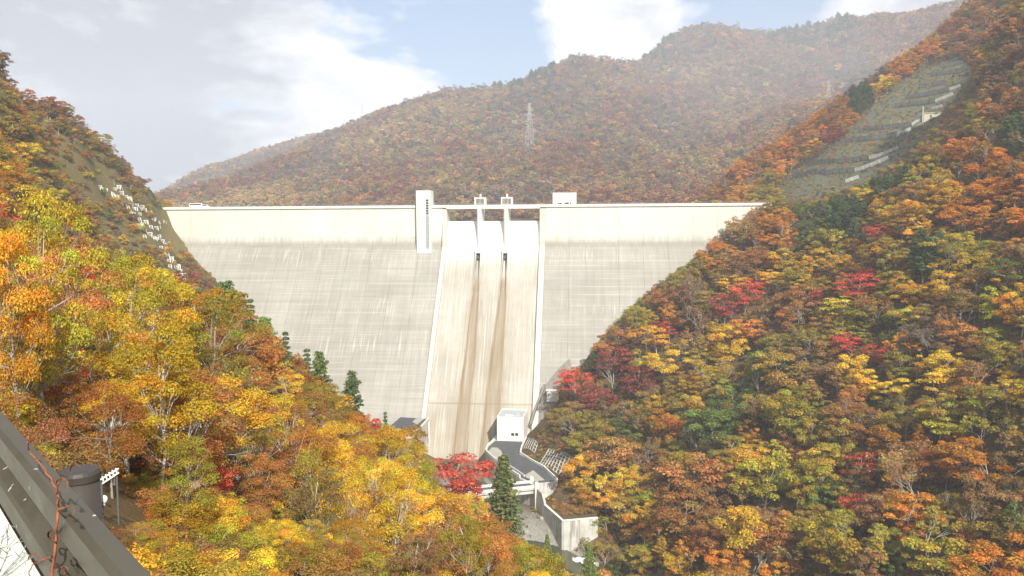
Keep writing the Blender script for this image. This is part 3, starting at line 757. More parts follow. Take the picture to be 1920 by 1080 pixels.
# footbridge across the river
br = thing('river_bridge', 'narrow concrete bridge crossing the river below the dam', 'bridge', (-18, 330, -128))
d = np.array([26.4, 7.5]) ; d /= np.linalg.norm(d); nn = np.array([-d[1], d[0]])
def brq(s0, s1, o0, o1, z0, z1, nm, mat):
    b = MB(); b.prism([tuple(d * s + nn * o) for s, o in ((s0, o0), (s1, o0), (s1, o1), (s0, o1))], z0, z1); return b.build(nm, MAT[mat], br)
brq(-32, 27.2, -3.2, 3.2, 14.5, 15.5, 'bridge_deck', 'wall'); brq(-32, 27.2, -3.5, -3.1, 15.3, 16.6, 'parapet', 'white_concrete'); brq(-32, 27.2, 3.1, 3.5, 15.3, 16.6, 'parapet', 'white_concrete')
brq(-32, 27.2, -2.2, -1.2, 12.6, 14.5, 'girder', 'wall'); brq(-32, 27.2, 1.2, 2.2, 12.6, 14.5, 'girder', 'wall')
brq(-32, 27.2, -3.05, 3.05, 15.51, 15.56, 'road_surface', 'asphalt')
brq(27.3, 28.8, -4.4, -2.9, 4, 18.0, 'end_pillar', 'white_concrete'); brq(27.3, 28.8, 2.9, 4.4, 14, 18.0, 'end_pillar', 'white_concrete')
# lower retaining wall
rw = thing('lower_retaining_wall', 'water-stained concrete retaining wall with a sharp corner above the river', 'retaining wall', (19.5, 306, -131))
o = (19.5, 306)
b = MB(); b.wall(rel([(3.2, 346.5), (9.3, 337.6), (12.4, 327), (13.2, 324)], o), -1, [18.6, 18.6, 18.4, 15.6], .9); b.build('abutment_wall', MAT['wall'], rw)
q = [(13.2, 324), (15.3, 318), (17.4, 312), (19.5, 306), (26, 307.5), (33.5, 309)]
for i in range(5):
    b = MB(); dd = np.array(q[i + 1]) - np.array(q[i]); dd /= np.linalg.norm(dd)
    b.wall(rel([np.array(q[i]) + dd * .04, np.array(q[i + 1]) - dd * .04], o), -1.5, 14.6 - .1 * (i % 2), .9); b.build('wall_panel', MAT['wall'], rw)
b = MB(); b.wall(rel([(13.2, 324), (19.5, 306), (33.5, 309)], o), 14.6, 14.95, 1.1); b.build('coping', MAT['white_concrete'], rw)
b = MB(); b.wall(rel([(13.9, 323.2), (20, 307.2), (33.2, 310.2)], o), -1.5, 14.2, .6); b.build('wall_backing', MAT['wall'], rw)
b = MB(); b.add([(13.6, 324.5, -116.6), (20.0, 307, -116.6), (33.4, 310, -116.4), (34, 326, -115), (20, 336, -113.6)], [(0, 1, 2, 3, 4)])
tag(b.build('grass_terrace', MAT['ground']), kind='structure')
# flat-roofed building at the left toe
lb = thing('toe_building', 'dark flat-roofed concrete building at the left foot of the dam', 'building', (-50, 410, -128))
fp = [(-48.6, 402), (-45.6, 428), (-62, 432), (-66, 404)]
b = MB(); b.prism(rel(fp, (-50, 410)), -1, 22.6); b.build('wall', MAT['wall'], lb)
b = MB(); b.prism(rel([(-49, 402.6), (-46.1, 427.5), (-61.6, 431.4), (-65.4, 404.5)], (-50, 410)), 22.6, 22.8); b.build('roof', MAT['roof_dark'], lb)
b = MB(); b.wall(rel([(-66, 404), (-48.6, 402), (-45.6, 428)], (-50, 410)), 22.6, 23.5, .7); b.build('parapet', MAT['white_concrete'], lb)
b = MB(); b.prism(rel([(-50.5, 414), (-48, 427), (-52.5, 427.6), (-53.5, 420)], (-50, 410)), 22.8, 23.1); b.build('roof_hatch', MAT['pale_paving'], lb)
b = MB(); b.tube([(4.9, 13, 22), (4.9, 13, 1)], .28, 8); b.build('downpipe', MAT['white_steel'], lb)
# small hut and stair wall on the right toe
p = on_plane(1036, 742, 2.0)
hu = thing('toe_hut', 'tiny white hut on the dark slab right of the spillway', 'hut', tuple(p), DROT)
b = MB(); b.box((-3.2, -1.6, -3), (3.4, 3, 2.6)); b.build('wall', MAT['white_wall'], hu)
b = MB(); b.box((-3.5, -1.9, 2.6), (3.7, 3.2, 2.9)); b.build('roof', MAT['white_wall'], hu)
for x in (-2.2, -.4, 1.4):
    b = MB(); b.box((x, -1.66, .6), (x + 1.1, -1.61, 1.7)); b.build('window', MAT['slot_glass'], hu)
b = MB(); q = [on_plane(x, y, 1.0) for x, y in ((1021, 727), (1013, 750), (1003, 775), (995, 802))]
q0 = q[-1].copy(); L = []
for a in q:
    a = a - q0; L += [a - DU * .5 + DD * 0, a + DU * .5, a + DU * .5 + DD * 1.2 + np.array([0, 0, 2.4]), a - DU * .5 + DD * 1.2 + np.array([0, 0, 2.4])]
f = [(i * 4 + k, i * 4 + 4 + k, i * 4 + 4 + (k + 1) % 4, i * 4 + (k + 1) % 4) for i in range(3) for k in range(4)] + [(0, 1, 2, 3), (15, 14, 13, 12)]
b.add(L, f); sw = b.build('stair_wall', MAT['dark_concrete'], loc=tuple(q0)); tag(sw, 'sloping stair wall climbing from the valve house to the tiny hut', 'wall')
# concrete lattice on the cut slope behind the road
LATT = []
def lattice(name, label, corners, nu, nv, th):
    """corners: image quad tl,tr,br,bl laid on the ground"""
    c = [hit(*q) for q in corners]; LATT.append([tuple(q[:2]) for q in c])
    if any(q is None for q in c): return
    g = thing(name, label, 'slope lattice', tuple(c[3])); o = c[3]
    def at(s, t_):
        p = (c[0] * (1 - s) + c[1] * s) * (1 - t_) + (c[3] * (1 - s) + c[2] * s) * t_
        return np.array([p[0], p[1], h1(p[0], p[1]) + .25]) - o
    for i in range(nu + 1):
        b = MB(); q = [at(i / nu, k / 6) for k in range(7)]
        for k in range(6): b.bar(q[k], q[k + 1], th, th * 1.1)
        b.build('frame_rib', MAT['wall'], g)
    for j in range(nv + 1):
        b = MB(); q = [at(k / 8, j / nv) for k in range(9)]
        for k in range(8): b.bar(q[k], q[k + 1], th * .9, th)
        b.build('frame_beam', MAT['wall'], g)
lattice('lattice_retainer', 'weathered concrete lattice on the cut slope beside the access road', [(1030, 842), (1074, 860), (1060, 898), (1010, 874)], 9, 6, .34)
lattice('lattice_retainer', 'short concrete lattice among shrubs close to the valve house', [(992, 822), (1008, 834), (1002, 850), (982, 842)], 5, 3, .26)
# white water and stones
b = MB(); rs = np.random.default_rng(4)
for k in range(22):
    x, y = 25 + rs.normal(0, 2.2), 298 + rs.normal(0, 1.5); r = rs.uniform(.5, 1.3); z = -128.6
    b.tube([(x, y, z - .4), (x, y, z), (x, y, z + r * .35)], [r, r * .9, r * .3], 7)
tag(b.build('white_water', MAT['foam'], smooth=True), kind='stuff')
b = MB()
for k in range(260):
    i = rs.integers(3, 8); t_ = rs.random(); p = RIV[i] * (1 - t_) + RIV[i + 1] * t_ + rs.normal(0, 9, 2)
    z = h1(*p); r = rs.uniform(.3, 1.3)
    if z > -118: continue
    z = max(z, -131)
    b.tube([(p[0], p[1], z - .3), (p[0] + .1, p[1], z + r * .35), (p[0], p[1] + .1, z + r * .8)], [r, r * 1.05, r * .4], 6)
tag(b.build('river_stones', MAT['river_stone']), kind='stuff')

# ------------------------------------------------------------------ tree shapes (unit height 1)
def leaf_cloud(rng, centers, radii, n, size, flat=.6, up=.55, var=.22, shell=.45):
    """n small leaf-spray quads spread through lobes -> verts, faces, colour"""
    w = radii ** 2; k = rng.choice(len(centers), n, p=w / w.sum())
    d = rng.normal(size=(n, 3)); d /= np.linalg.norm(d, axis=1)[:, None]
    d[:, 2] = np.where(d[:, 2] < -.35, -d[:, 2], d[:, 2])
    r = radii[k] * rng.uniform(shell, 1.0, n) ** .6 * rng.uniform(.8, 1.12, n)
    p = centers[k] + d * r[:, None] * np.array([1, 1, flat])
    nn = d * .8 + np.array([0, 0, up]) + rng.normal(size=(n, 3)) * .5; nn /= np.linalg.norm(nn, axis=1)[:, None]
    t = np.cross(nn, rng.normal(size=(n, 3))); t /= np.linalg.norm(t, axis=1)[:, None]; b = np.cross(nn, t)
    s = size * rng.uniform(.55, 1.35, n)[:, None]
    asp = rng.uniform(.5, .85, n)[:, None]
    droop = nn * s * -.22
    v = np.stack([p - t * s, p + b * s * asp + droop * .2, p + t * s + droop, p - b * s * asp], 1).reshape(-1, 3)
    f = np.arange(4 * n).reshape(n, 4)
    lobev = rng.normal(1, var * .55, len(centers))[k]
    val = np.clip(lobev * rng.normal(1, var, n), .45, 1.7)
    hue = rng.normal(0, .09, n) + rng.normal(0, .08, len(centers))[k]
    c = np.stack([val * (1 + hue * .3), val * (1 - hue), val * (1 - hue * .6), np.ones(n)], 1)
    return v, f, np.repeat(c, 4, 0)
def limbs(rng, targets, trunk_top, lean, r0, nlimb, forks=1):
    b = MB()
    def tr(h): return np.array([lean[0] * h * h, lean[1] * h * h, h])
    H = np.linspace(0, trunk_top, 7)
    wob = rng.normal(0, .008, (7, 2)); wob[0] = 0
    pts = [tr(h) + np.array([*wob[i], 0]) for i, h in enumerate(H)]
    pts[0][2] = -.12
    b.tube(pts, [r0 * (1.35 if i == 0 else 1 - .78 * h / trunk_top) for i, h in enumerate(H)], 7)
    idx = rng.permutation(len(targets))[:nlimb]
    for i in idx:
        t = targets[i]; h = np.clip(t[2] * rng.uniform(.45, .75), .16, trunk_top * .93)
        a = tr(h); m = a * .5 + t * .5 + np.array([*rng.normal(0, .02, 2), -.035])
        rr = r0 * .5 * (1 - .6 * h / trunk_top)
        b.tube([a, a * .7 + m * .3, m, t], [rr, rr * .8, rr * .55, rr * .18], 5, cap=False)
        for _ in range(forks):
            e = m + (t - m) * .6 + rng.normal(0, .09, 3); b.tube([m, (m + e) / 2 + rng.normal(0, .01, 3), e], [rr * .42, rr * .3, rr * .1], 4, cap=False)
    return b
def crown_lobes(rng, n, cz, rx, rz, lr, layered=False):
    c = []; r = []
    for i in range(n):
        a = i * 2.399 + rng.uniform(-.4, .4); h = (i + .5) / n * 2 - 1; h = h * .95 + rng.uniform(-.12, .12)
        w = math.sqrt(max(0.05, 1 - h * h)) * rng.uniform(.45, 1.15)
        c.append((rx * w * math.cos(a), rx * w * math.sin(a), cz + rz * h)); r.append(lr * rng.uniform(.5, 1.45))
    return np.array(c), np.array(r)
def make_crown(name, v, f, c, mat):
    me = bpy.data.meshes.new(name); me.from_pydata(v.tolist(), [], f.tolist()); me.materials.append(mat)
    a = me.color_attributes.new('leafvar', 'FLOAT_COLOR', 'POINT'); a.data.foreach_set('color', c.ravel().astype(np.float32))
    return me
PROTO = {}
def proto_broad(key, seed, nl, n, size, bark, rx=.36, rz=.34, cz=.64, lr=.15, flat=.62, forks=1, r0=.016, lean=.1, nlimb=10, ttop=.82, up=.55):
    rng = np.random.default_rng(seed)
    c, r = crown_lobes(rng, nl, cz, rx, rz, lr)
    ln = rng.normal(0, lean, 2); c[:, :2] += ln[None, :] * (c[:, 2:3] ** 2)
    v, f, col = leaf_cloud(rng, c, r, n, size, flat, up)
    PROTO[key] = (make_crown('crown', v, f, col, MAT['leaf']), limbs(rng, c, ttop, ln, r0, nlimb, forks).mesh('trunk', MAT[bark], True))
def proto_bare(key, seed, bark, n, size):
    rng = np.random.default_rng(seed); b = MB(); tips = []
    def grow(p, d, L, r, lv):
        q = p + d * L + rng.normal(0, .01, 3); m = (p + q) / 2 + rng.normal(0, .012, 3)
        b.tube([p, m, q], [r, r * .85, r * .62], 6 if lv < 2 else 4, cap=False)
        if lv >= 4: tips.append(q); return
        for k in range(3 if lv else 4):
            a = rng.normal(0, 1, 3); a /= np.linalg.norm(a); e = d * 1.0 + a * rng.uniform(.5, .9); e[2] += .15; e /= np.linalg.norm(e)
            grow(p + (q - p) * rng.uniform(.6, 1), e, L * rng.uniform(.5, .8), r * .52, lv + 1)
    ln = rng.normal(0, .12, 2); grow(np.array([0, 0, -.1]), np.array([ln[0], ln[1], 1.0]) / math.sqrt(1 + ln @ ln), .42, .0115, 0)
    t = np.array(tips); sc = .98 / max(t[:, 2].max(), .1); b.v = [tuple(np.array(q) * sc) for q in b.v]; t = t * sc
    v, f, col = leaf_cloud(rng, t, np.full(len(t), .05), n, size, .8)
    PROTO[key] = (make_crown('crown', v, f, col, MAT['leaf']), b.mesh('trunk', MAT[bark], True))
def proto_conifer(key, seed, n, size, width=.19, tiers=20, droop=.25, cone=1.0, base=.06, flat=.35, bark='bark_brown', irregular=.15):
    rng = np.random.default_rng(seed); c = []; r = []; d_ = []
    for i in range(tiers):
        h = base + (1 - base) * (i / tiers) ** .92; w = width * (1 - ((h - base) / (1 - base)) ** cone) + .012
        nb = 5 + int(9 * w / width)
        for k in range(nb):
            a = k * 2 * math.pi / nb + i * 1.1 + rng.uniform(-.3, .3); ww = w * rng.uniform(1 - irregular * 2, 1 + irregular)
            for s in (.35, .65, .92):
                c.append((math.cos(a) * ww * s, math.sin(a) * ww * s, h - ww * s * droop + rng.normal(0, .006))); r.append(.028 + .016 * (1 - s) + .05 * width)
    c = np.array(c); r = np.array(r)
    v, f, col = leaf_cloud(rng, c, r, n, size, flat, .35, .2, .1)
    b = MB(); b.tube([(0, 0, -.1), (0, 0, .5), (0, 0, .98)], [.017, .011, .002], 7)
    PROTO[key] = (make_crown('crown', v, f, col, MAT['needle']), b.mesh('trunk', MAT[bark], True))
def proto_pine(key, seed, n, size):
    rng = np.random.default_rng(seed); c = []; r = []
    for i in range(11):
        h = .38 + .6 * i / 10; w = .34 * (1 - (i / 10) ** 1.7 * .8) * rng.uniform(.7, 1.1); nb = 5 if i < 9 else 3
        for k in range(nb):
            a = k * 2 * math.pi / nb + i * 1.9 + rng.uniform(-.4, .4); ww = w * rng.uniform(.5, 1.1)
            for s in (.55, .85, 1.05):
                c.append((math.cos(a) * ww * s, math.sin(a) * ww * s, h + rng.uniform(-.02, .02) + .05 * s)); r.append(.05 + .03 * (s < .9))
    c = np.array(c); r = np.array(r); ln = rng.normal(0, .06, 2); c[:, :2] += ln * c[:, 2:3]
    v, f, col = leaf_cloud(rng, c, r, n, size, .42, .5, .22, .1)
    PROTO[key] = (make_crown('crown', v, f, col, MAT['needle']), limbs(rng, c, .96, ln, .017, 26, 0).mesh('trunk', MAT['bark_brown'], True))
for i in range(5): proto_broad('near%d' % i, 40 + i, 30, 17000, .0074, ('bark_pale', 'bark_grey')[i % 2], rx=(.30, .34, .27, .36, .3)[i], rz=.33, cz=.63, lr=.105, flat=.6, forks=3, r0=.0135, nlimb=20, lean=.06, ttop=.88)
for i in range(3): proto_broad('sparse%d' % i, 60 + i, 22, 6200, .0082, 'bark_pale', rx=.28, rz=.33, cz=.64, lr=.10, flat=.6, forks=4, r0=.0105, nlimb=20, lean=.2, ttop=.9)
for i in range(8): proto_broad('mid%d' % i, 80 + i, (16, 20, 14, 22, 18, 13, 24, 17)[i], 3800, .0205, ('bark_grey', 'bark_brown', 'bark_pale')[i % 3], rx=(.42, .36, .46, .38, .34, .5, .4, .32)[i], rz=(.3, .36, .28, .33, .38, .25, .32, .37)[i], cz=.62, lr=(.17, .15, .17, .14, .15, .17, .14, .15)[i], flat=(.5, .6, .42, .55, .62, .4, .5, .6)[i], nlimb=14, lean=.14)
for i in range(3): proto_broad('maple%d' % i, 95 + i, 22, 3000, .021, 'bark_grey', rx=.44, rz=.28, cz=.62, lr=.16, flat=.3, nlimb=14, up=.9)
for i in range(3): proto_bare('bare%d' % i, 110 + i, 'bark_grey', 900, .014)
for i in range(3): proto_bare('thin%d' % i, 120 + i, 'bark_pale', 2200, .0185)
for i in range(2): proto_conifer('cedar%d' % i, 130 + i, 7000, .016, .19, 26, .35, 1.15, .04)
for i in range(2): proto_conifer('fir%d' % i, 140 + i, 6000, .014, .24, 15, .12, .9, .12, .3, irregular=.32)
for i in range(3): proto_pine('pine%d' % i, 150 + i, 7000, .0145)
for i in range(5): proto_broad('far%d' % i, 170 + i, 9, 260, .075, 'bark_grey', rx=(.42, .36, .45, .38, .4)[i], rz=.3, cz=.6, lr=.2, flat=.6, forks=0, nlimb=4)
for i in range(4): proto_broad('bush%d' % i, 190 + i, 13, 1300, .042, 'bark_grey', rx=(.6, .75, .5, .65)[i], rz=.3, cz=.42, lr=.24, flat=.7, forks=0, nlimb=6, ttop=.6)
for i in range(3): proto_broad('nearbush%d' % i, 195 + i, 20, 6500, .0165, 'bark_grey', rx=(.6, .75, .65)[i], rz=.3, cz=.42, lr=.2, flat=.7, forks=2, nlimb=10, ttop=.6)
proto_pine('farpine', 200, 420, .05)

TINT = {'golden': (.49, .325, .035), 'yellow': (.58, .41, .045), 'orange': (.47, .225, .032), 'rust': (.335, .17, .05), 'brown': (.255, .155, .065), 'olive': (.29, .235, .042),
        'yellow-green': (.345, .30, .038), 'green': (.125, .165, .04), 'dark green': (.08, .115, .045), 'red': (.45, .085, .05), 'crimson': (.28, .065, .05), 'grey-brown': (.23, .165, .115), 'tan': (.37, .255, .09)}
BRIGHT = 1.16
def jitter(col, rng, s=.16):
    c = np.array(TINT[col]); k = rng.normal(1, s); h = rng.normal(0, s * .42)
    k *= BRIGHT
    return [float(np.clip(q, .01, .8)) for q in (c[0] * k * (1 + h * .4), c[1] * k * (1 - h * .8), c[2] * k)]

# ------------------------------------------------------------------ where trees stand
# colour patches read off the hillsides: (px, py, colour)
HINT = [(1080, 712, 'red'), (1125, 740, 'crimson'), (1160, 690, 'crimson'), (1195, 715, 'crimson'), (1110, 680, 'dark green'), (1245, 672, 'yellow'), (1232, 622, 'golden'), (1370, 640, 'golden'), (1380, 690, 'golden'), (1190, 595, 'yellow-green'),
 (1240, 560, 'rust'), (1290, 580, 'brown'), (1155, 640, 'rust'), (1255, 615, 'red'), (1310, 585, 'brown'), (1350, 570, 'crimson'), (1375, 595, 'red'), (1400, 530, 'red'), (1395, 555, 'crimson'), (1330, 525, 'olive'), (1285, 520, 'olive'), (1420, 480, 'rust'),
 (1380, 455, 'tan'), (1340, 470, 'orange'), (1330, 440, 'rust'), (1450, 440, 'orange'), (1480, 430, 'orange'), (1480, 520, 'golden'), (1530, 500, 'golden'), (1500, 420, 'green'), (1570, 410, 'dark green'), (1590, 400, 'dark green'), (1450, 560, 'rust'), (1440, 620, 'brown'), (1470, 660, 'olive'),
 (1460, 690, 'green'), (1420, 720, 'green'), (1330, 800, 'green'), (1360, 780, 'green'), (1300, 810, 'green'), (1480, 770, 'yellow-green'), (1490, 820, 'yellow-green'), (1450, 740, 'brown'), (1170, 740, 'red'), (1120, 810, 'olive'), (1080, 790, 'olive'), (1060, 780, 'olive'), (1090, 760, 'tan'),
 (1140, 840, 'rust'), (1180, 790, 'green'), (1230, 830, 'olive'), (1250, 800, 'orange'), (1270, 850, 'yellow-green'), (1200, 760, 'olive'), (1280, 750, 'olive'), (1310, 740, 'golden'), (1220, 870, 'crimson'), (1160, 860, 'brown'), (1090, 890, 'yellow'), (1105, 900, 'golden'), (1125, 865, 'yellow'), (1150, 905, 'yellow'), (1180, 895, 'yellow'),
 (1250, 890, 'rust'), (1300, 870, 'brown'), (1255, 905, 'crimson'), (1340, 885, 'red'), (1345, 915, 'red'), (1410, 810, 'orange'), (1420, 840, 'golden'), (1440, 890, 'yellow-green'), (1430, 870, 'yellow-green'), (1480, 850, 'crimson'), (1290, 950, 'rust'), (1300, 960, 'rust'), (1330, 1000, 'rust'), (1290, 1000, 'brown'), (1390, 970, 'yellow'), (1395, 1010, 'golden'),
 (1440, 970, 'brown'), (1450, 1000, 'rust'), (1245, 990, 'yellow'), (1215, 980, 'golden'), (1320, 1040, 'golden'), (1240, 1040, 'golden'), (1160, 1000, 'rust'), (1130, 1030, 'olive'), (1120, 1060, 'green'), (1180, 1040, 'olive'), (1450, 1050, 'orange'), (1400, 1050, 'rust'), (1350, 1050, 'orange'),
 (1540, 880, 'yellow-green'), (1560, 900, 'green'), (1610, 870, 'red'), (1615, 845, 'rust'), (1540, 790, 'olive'), (1600, 780, 'rust'), (1650, 790, 'olive'), (1700, 760, 'olive'), (1640, 720, 'yellow'), (1800, 850, 'orange'), (1830, 870, 'orange'), (1760, 870, 'rust'), (1730, 860, 'crimson'), (1620, 945, 'red'), (1600, 945, 'red'), (1560, 1000, 'yellow-green'), (1540, 1020, 'golden'), (1590, 1030, 'golden'),
 (1620, 1015, 'red'), (1650, 1000, 'olive'), (1680, 970, 'orange'), (1700, 940, 'orange'), (1750, 960, 'olive'), (1800, 990, 'rust'), (1830, 1000, 'rust'), (1740, 1040, 'yellow-green'), (1790, 1060, 'yellow-green'), (1720, 1060, 'green'), (1880, 1010, 'olive'), (1900, 1060, 'red'), (1860, 950, 'brown'), (1870, 830, 'brown'), (1880, 790, 'olive'), (1840, 780, 'olive'), (1890, 730, 'golden'),
 (1730, 480, 'dark green'), (1610, 525, 'red'), (1590, 545, 'red'), (1650, 435, 'red'), (1550, 560, 'red'), (1610, 490, 'red'), (1720, 500, 'red'), (1560, 460, 'olive'), (1700, 560, 'golden'), (1770, 530, 'yellow'), (1650, 540, 'olive'), (1760, 580, 'brown'), (1790, 440, 'yellow-green'), (1840, 470, 'yellow-green'), (1860, 500, 'golden'), (1850, 580, 'yellow-green'), (1870, 620, 'yellow-green'), (1900, 540, 'golden'),
 (1800, 620, 'rust'), (1820, 640, 'rust'), (1750, 620, 'grey-brown'), (1660, 620, 'green'), (1600, 600, 'yellow-green'), (1540, 620, 'olive'), (1500, 580, 'rust'), (1600, 640, 'red'), (1650, 660, 'red'), (1600, 690, 'yellow'), (1580, 660, 'crimson'), (1530, 690, 'brown'), (1560, 720, 'brown'), (1700, 690, 'olive'), (1760, 700, 'yellow'), (1840, 700, 'brown'), (1900, 610, 'orange'), (1900, 430, 'orange'), (1870, 410, 'orange'), (1880, 450, 'brown'),
 (1690, 310, 'dark green'), (1640, 330, 'dark green'), (1660, 345, 'dark green'), (1780, 260, 'brown'), (1850, 330, 'orange'), (1820, 300, 'orange'), (1880, 200, 'rust'), (1900, 250, 'dark green'), (1850, 150, 'brown'), (1890, 90, 'brown'), (1780, 330, 'golden'), (1750, 350, 'golden'), (1820, 380, 'orange'), (1690, 390, 'golden'), (1650, 380, 'golden'), (1720, 400, 'golden'), (1900, 310, 'orange'), (1880, 340, 'orange'), (1860, 250, 'olive'),
 (1600, 240, 'orange'), (1660, 180, 'yellow'), (1700, 140, 'orange'), (1540, 230, 'orange'), (1570, 215, 'rust'), (1480, 280, 'orange'), (1440, 300, 'orange'), (1400, 330, 'orange'), (1420, 290, 'rust'), (1500, 260, 'rust'), (1550, 290, 'red'), (1560, 250, 'crimson'), (1350, 350, 'rust'), (1380, 370, 'orange'), (1450, 360, 'olive'), (1740, 90, 'orange'), (1780, 60, 'rust'), (1830, 60, 'rust'), (1710, 145, 'red'), (1620, 175, 'dark green'), (1630, 140, 'grey-brown'),
 (20, 360, 'orange'), (60, 430, 'yellow-green'), (30, 470, 'golden'), (130, 480, 'rust'), (100, 500, 'rust'), (170, 470, 'rust'), (240, 500, 'yellow-green'), (280, 540, 'golden'), (330, 560, 'orange'), (190, 620, 'yellow-green'), (130, 690, 'red'), (60, 540, 'crimson'), (40, 600, 'red'), (20, 620, 'golden'), (60, 660, 'olive'), (260, 700, 'golden'), (300, 740, 'golden'), (180, 760, 'golden'), (330, 650, 'olive'),
 (400, 560, 'orange'), (440, 600, 'rust'), (470, 580, 'dark green'), (400, 640, 'olive'), (380, 720, 'golden'), (480, 680, 'rust'), (500, 700, 'orange'), (540, 660, 'orange'), (560, 690, 'red'), (590, 670, 'crimson'), (540, 740, 'rust'), (560, 730, 'yellow'), (600, 760, 'rust'), (620, 720, 'olive'), (660, 760, 'crimson'), (700, 780, 'red'), (720, 760, 'rust'), (760, 800, 'rust'), (680, 790, 'red'), (780, 850, 'olive'), (760, 830, 'yellow-green'),
 (850, 890, 'red'), (870, 910, 'red'), (820, 870, 'red'), (390, 910, 'red'), (400, 930, 'red'), (330, 860, 'olive'), (450, 800, 'yellow-green'), (500, 820, 'rust'), (640, 860, 'golden'), (690, 890, 'yellow'), (720, 910, 'yellow'), (600, 840, 'orange'), (700, 830, 'rust'), (800, 920, 'olive'), (830, 950, 'rust'), (870, 960, 'yellow'), (540, 1040, 'yellow'), (560, 1020, 'yellow'), (480, 1000, 'olive'), (450, 980, 'golden'), (420, 970, 'orange'), (360, 1000, 'golden'),
 (700, 960, 'golden'), (760, 960, 'golden'), (700, 930, 'yellow'), (840, 1020, 'rust'), (900, 1040, 'rust'), (800, 1060, 'brown'), (960, 1010, 'yellow-green'), (990, 1020, 'yellow-green'), (930, 1000, 'crimson'), (260, 960, 'golden'), (250, 1040, 'golden'), (300, 1050, 'orange'), (620, 940, 'brown'), (600, 980, 'olive'), (470, 860, 'olive'), (560, 900, 'orange'), (220, 830, 'rust'), (270, 800, 'golden'), (90, 800, 'orange'), (130, 790, 'rust')]
HX = np.array([(a, b) for a, b, c in HINT], float); HC = [c for a, b, c in HINT]
def pick_colour(px, py, Y, rng):
    d = np.hypot(HX[:, 0] - px, HX[:, 1] - py); i = int(d.argmin())
    redd = HC[i] in ('red', 'crimson')
    if redd and (d[i] > 15 or rng.random() < .35): 
        if d[i] < 40: return ('rust', 'rust', 'brown', 'olive', 'orange', 'golden')[rng.integers(6)]
        redd = True
    elif d[i] < 34 and rng.random() < (.88 if px > 1000 else .62): return HC[i]
    if Y > 900: pal, w = ('rust', 'brown', 'orange', 'olive', 'grey-brown', 'crimson', 'tan', 'yellow-green', 'golden', 'green'), (.17, .36, .08, .12, .15, .04, .05, .01, .02, .01)
    elif px > 1000: pal, w = ('orange', 'rust', 'olive', 'golden', 'brown', 'yellow-green', 'red', 'green', 'tan', 'crimson', 'yellow'), (.11, .12, .28, .16, .10, .14, .006, .06, .04, .004, .02)
    else: pal, w = ('golden', 'orange', 'olive', 'rust', 'yellow-green', 'yellow', 'red', 'brown', 'tan'), (.17, .12, .28, .18, .07, .02, .02, .10, .04)  # left slope: darker leaf colours weighted up to dim how bright it renders
    if d[i] < 75 and not redd and rng.random() < .45: return HC[i]
    return pal[rng.choice(len(pal), p=np.array(w) / sum(w))]
# outlines that tree tops stay under, as in the photograph
SKY_L = np.array([(-400, 250), (0, 292), (40, 300), (62, 370), (100, 415), (130, 438), (200, 462), (290, 482), (345, 512), (400, 535), (450, 545), (490, 590), (560, 632), (600, 668), (660, 722), (720, 752), (760, 790), (800, 838), (850, 858), (885, 898), (905, 945), (918, 988), (985, 1012), (1040, 1066), (1100, 1200)], float)
SKY_R = np.array([(940, 1200), (985, 832), (1000, 800), (1040, 742), (1060, 700), (1100, 668), (1150, 622), (1200, 570), (1250, 530), (1290, 490), (1330, 452), (1400, 402), (1440, 378), (1480, 340)], float)
KEEP = [(902, 770), (996, 770), (1004, 800), (1000, 826), (1080, 848), (1078, 890), (1040, 905), (1042, 940), (1118, 972), (1066, 1046), (1084, 1068), (1034, 1068), (985, 1000), (930, 985), (895, 940), (900, 880)]
KEEP2 = [(764, 780), (806, 780), (806, 850), (790, 850)]
def allowed(px, py, wpx, hpx, Y, x):
    """crown centre px,py, half width wpx, half height hpx"""
    if Y < 62 and px > 430 and py - hpx < 950: return False
    if Y < 46 and py - hpx < 640: return False
    if px > 1020 and Y < 300 and x < np.interp(Y, RIV[::-1, 1], RIV[::-1, 0]) - 6 and py - hpx < 1076: return False
    if Y < 300 and x < 60 and px - wpx < 1040:
        s = np.interp(px, SKY_L[:, 0], SKY_L[:, 1])
        s2 = np.interp(px + wpx * .6, SKY_L[:, 0], SKY_L[:, 1])
        if py - hpx < s or py - hpx * .4 < s2: return False
    if x > 10 and 240 < Y < 480 and px < 1480:
        s = np.interp(px, SKY_R[:, 0], SKY_R[:, 1]); s2 = np.interp(px - wpx * .7, SKY_R[:, 0], SKY_R[:, 1])
        if py - hpx < s or py - hpx * .2 < s2: return False
    if Y < 560 and px > 1440 and x > 100:
        q = np.array([(px, py - hpx), (px, py - hpx * .4), (px - wpx * .7, py - hpx * .4), (px + wpx * .5, py - hpx * .4)])
        if inpoly(q[:, 0], q[:, 1], FENCE_POLY).any(): return False
    if Y < 236 and x < 20:
        q = np.array([(px, py), (px + wpx * .6, py - hpx * .3), (px, py - hpx * .8), (px + wpx * .4, py - hpx * .6)])
        if inpoly(q[:, 0], q[:, 1], [(800, 858), (905, 866), (912, 930), (820, 930)]).any(): return False
    if Y < 70 and abs(px - 203) < wpx + 20 and abs(py - 908) < hpx + 24: return False
    q = np.array([(px, py), (px - wpx * .8, py), (px + wpx * .8, py), (px, py - hpx * .85), (px - wpx * .6, py + hpx * .6), (px + wpx * .6, py + hpx * .6)])
    if inpoly(q[:, 0], q[:, 1], KEEP).any() or inpoly(q[:, 0], q[:, 1], KEEP2).any(): return False
    return True
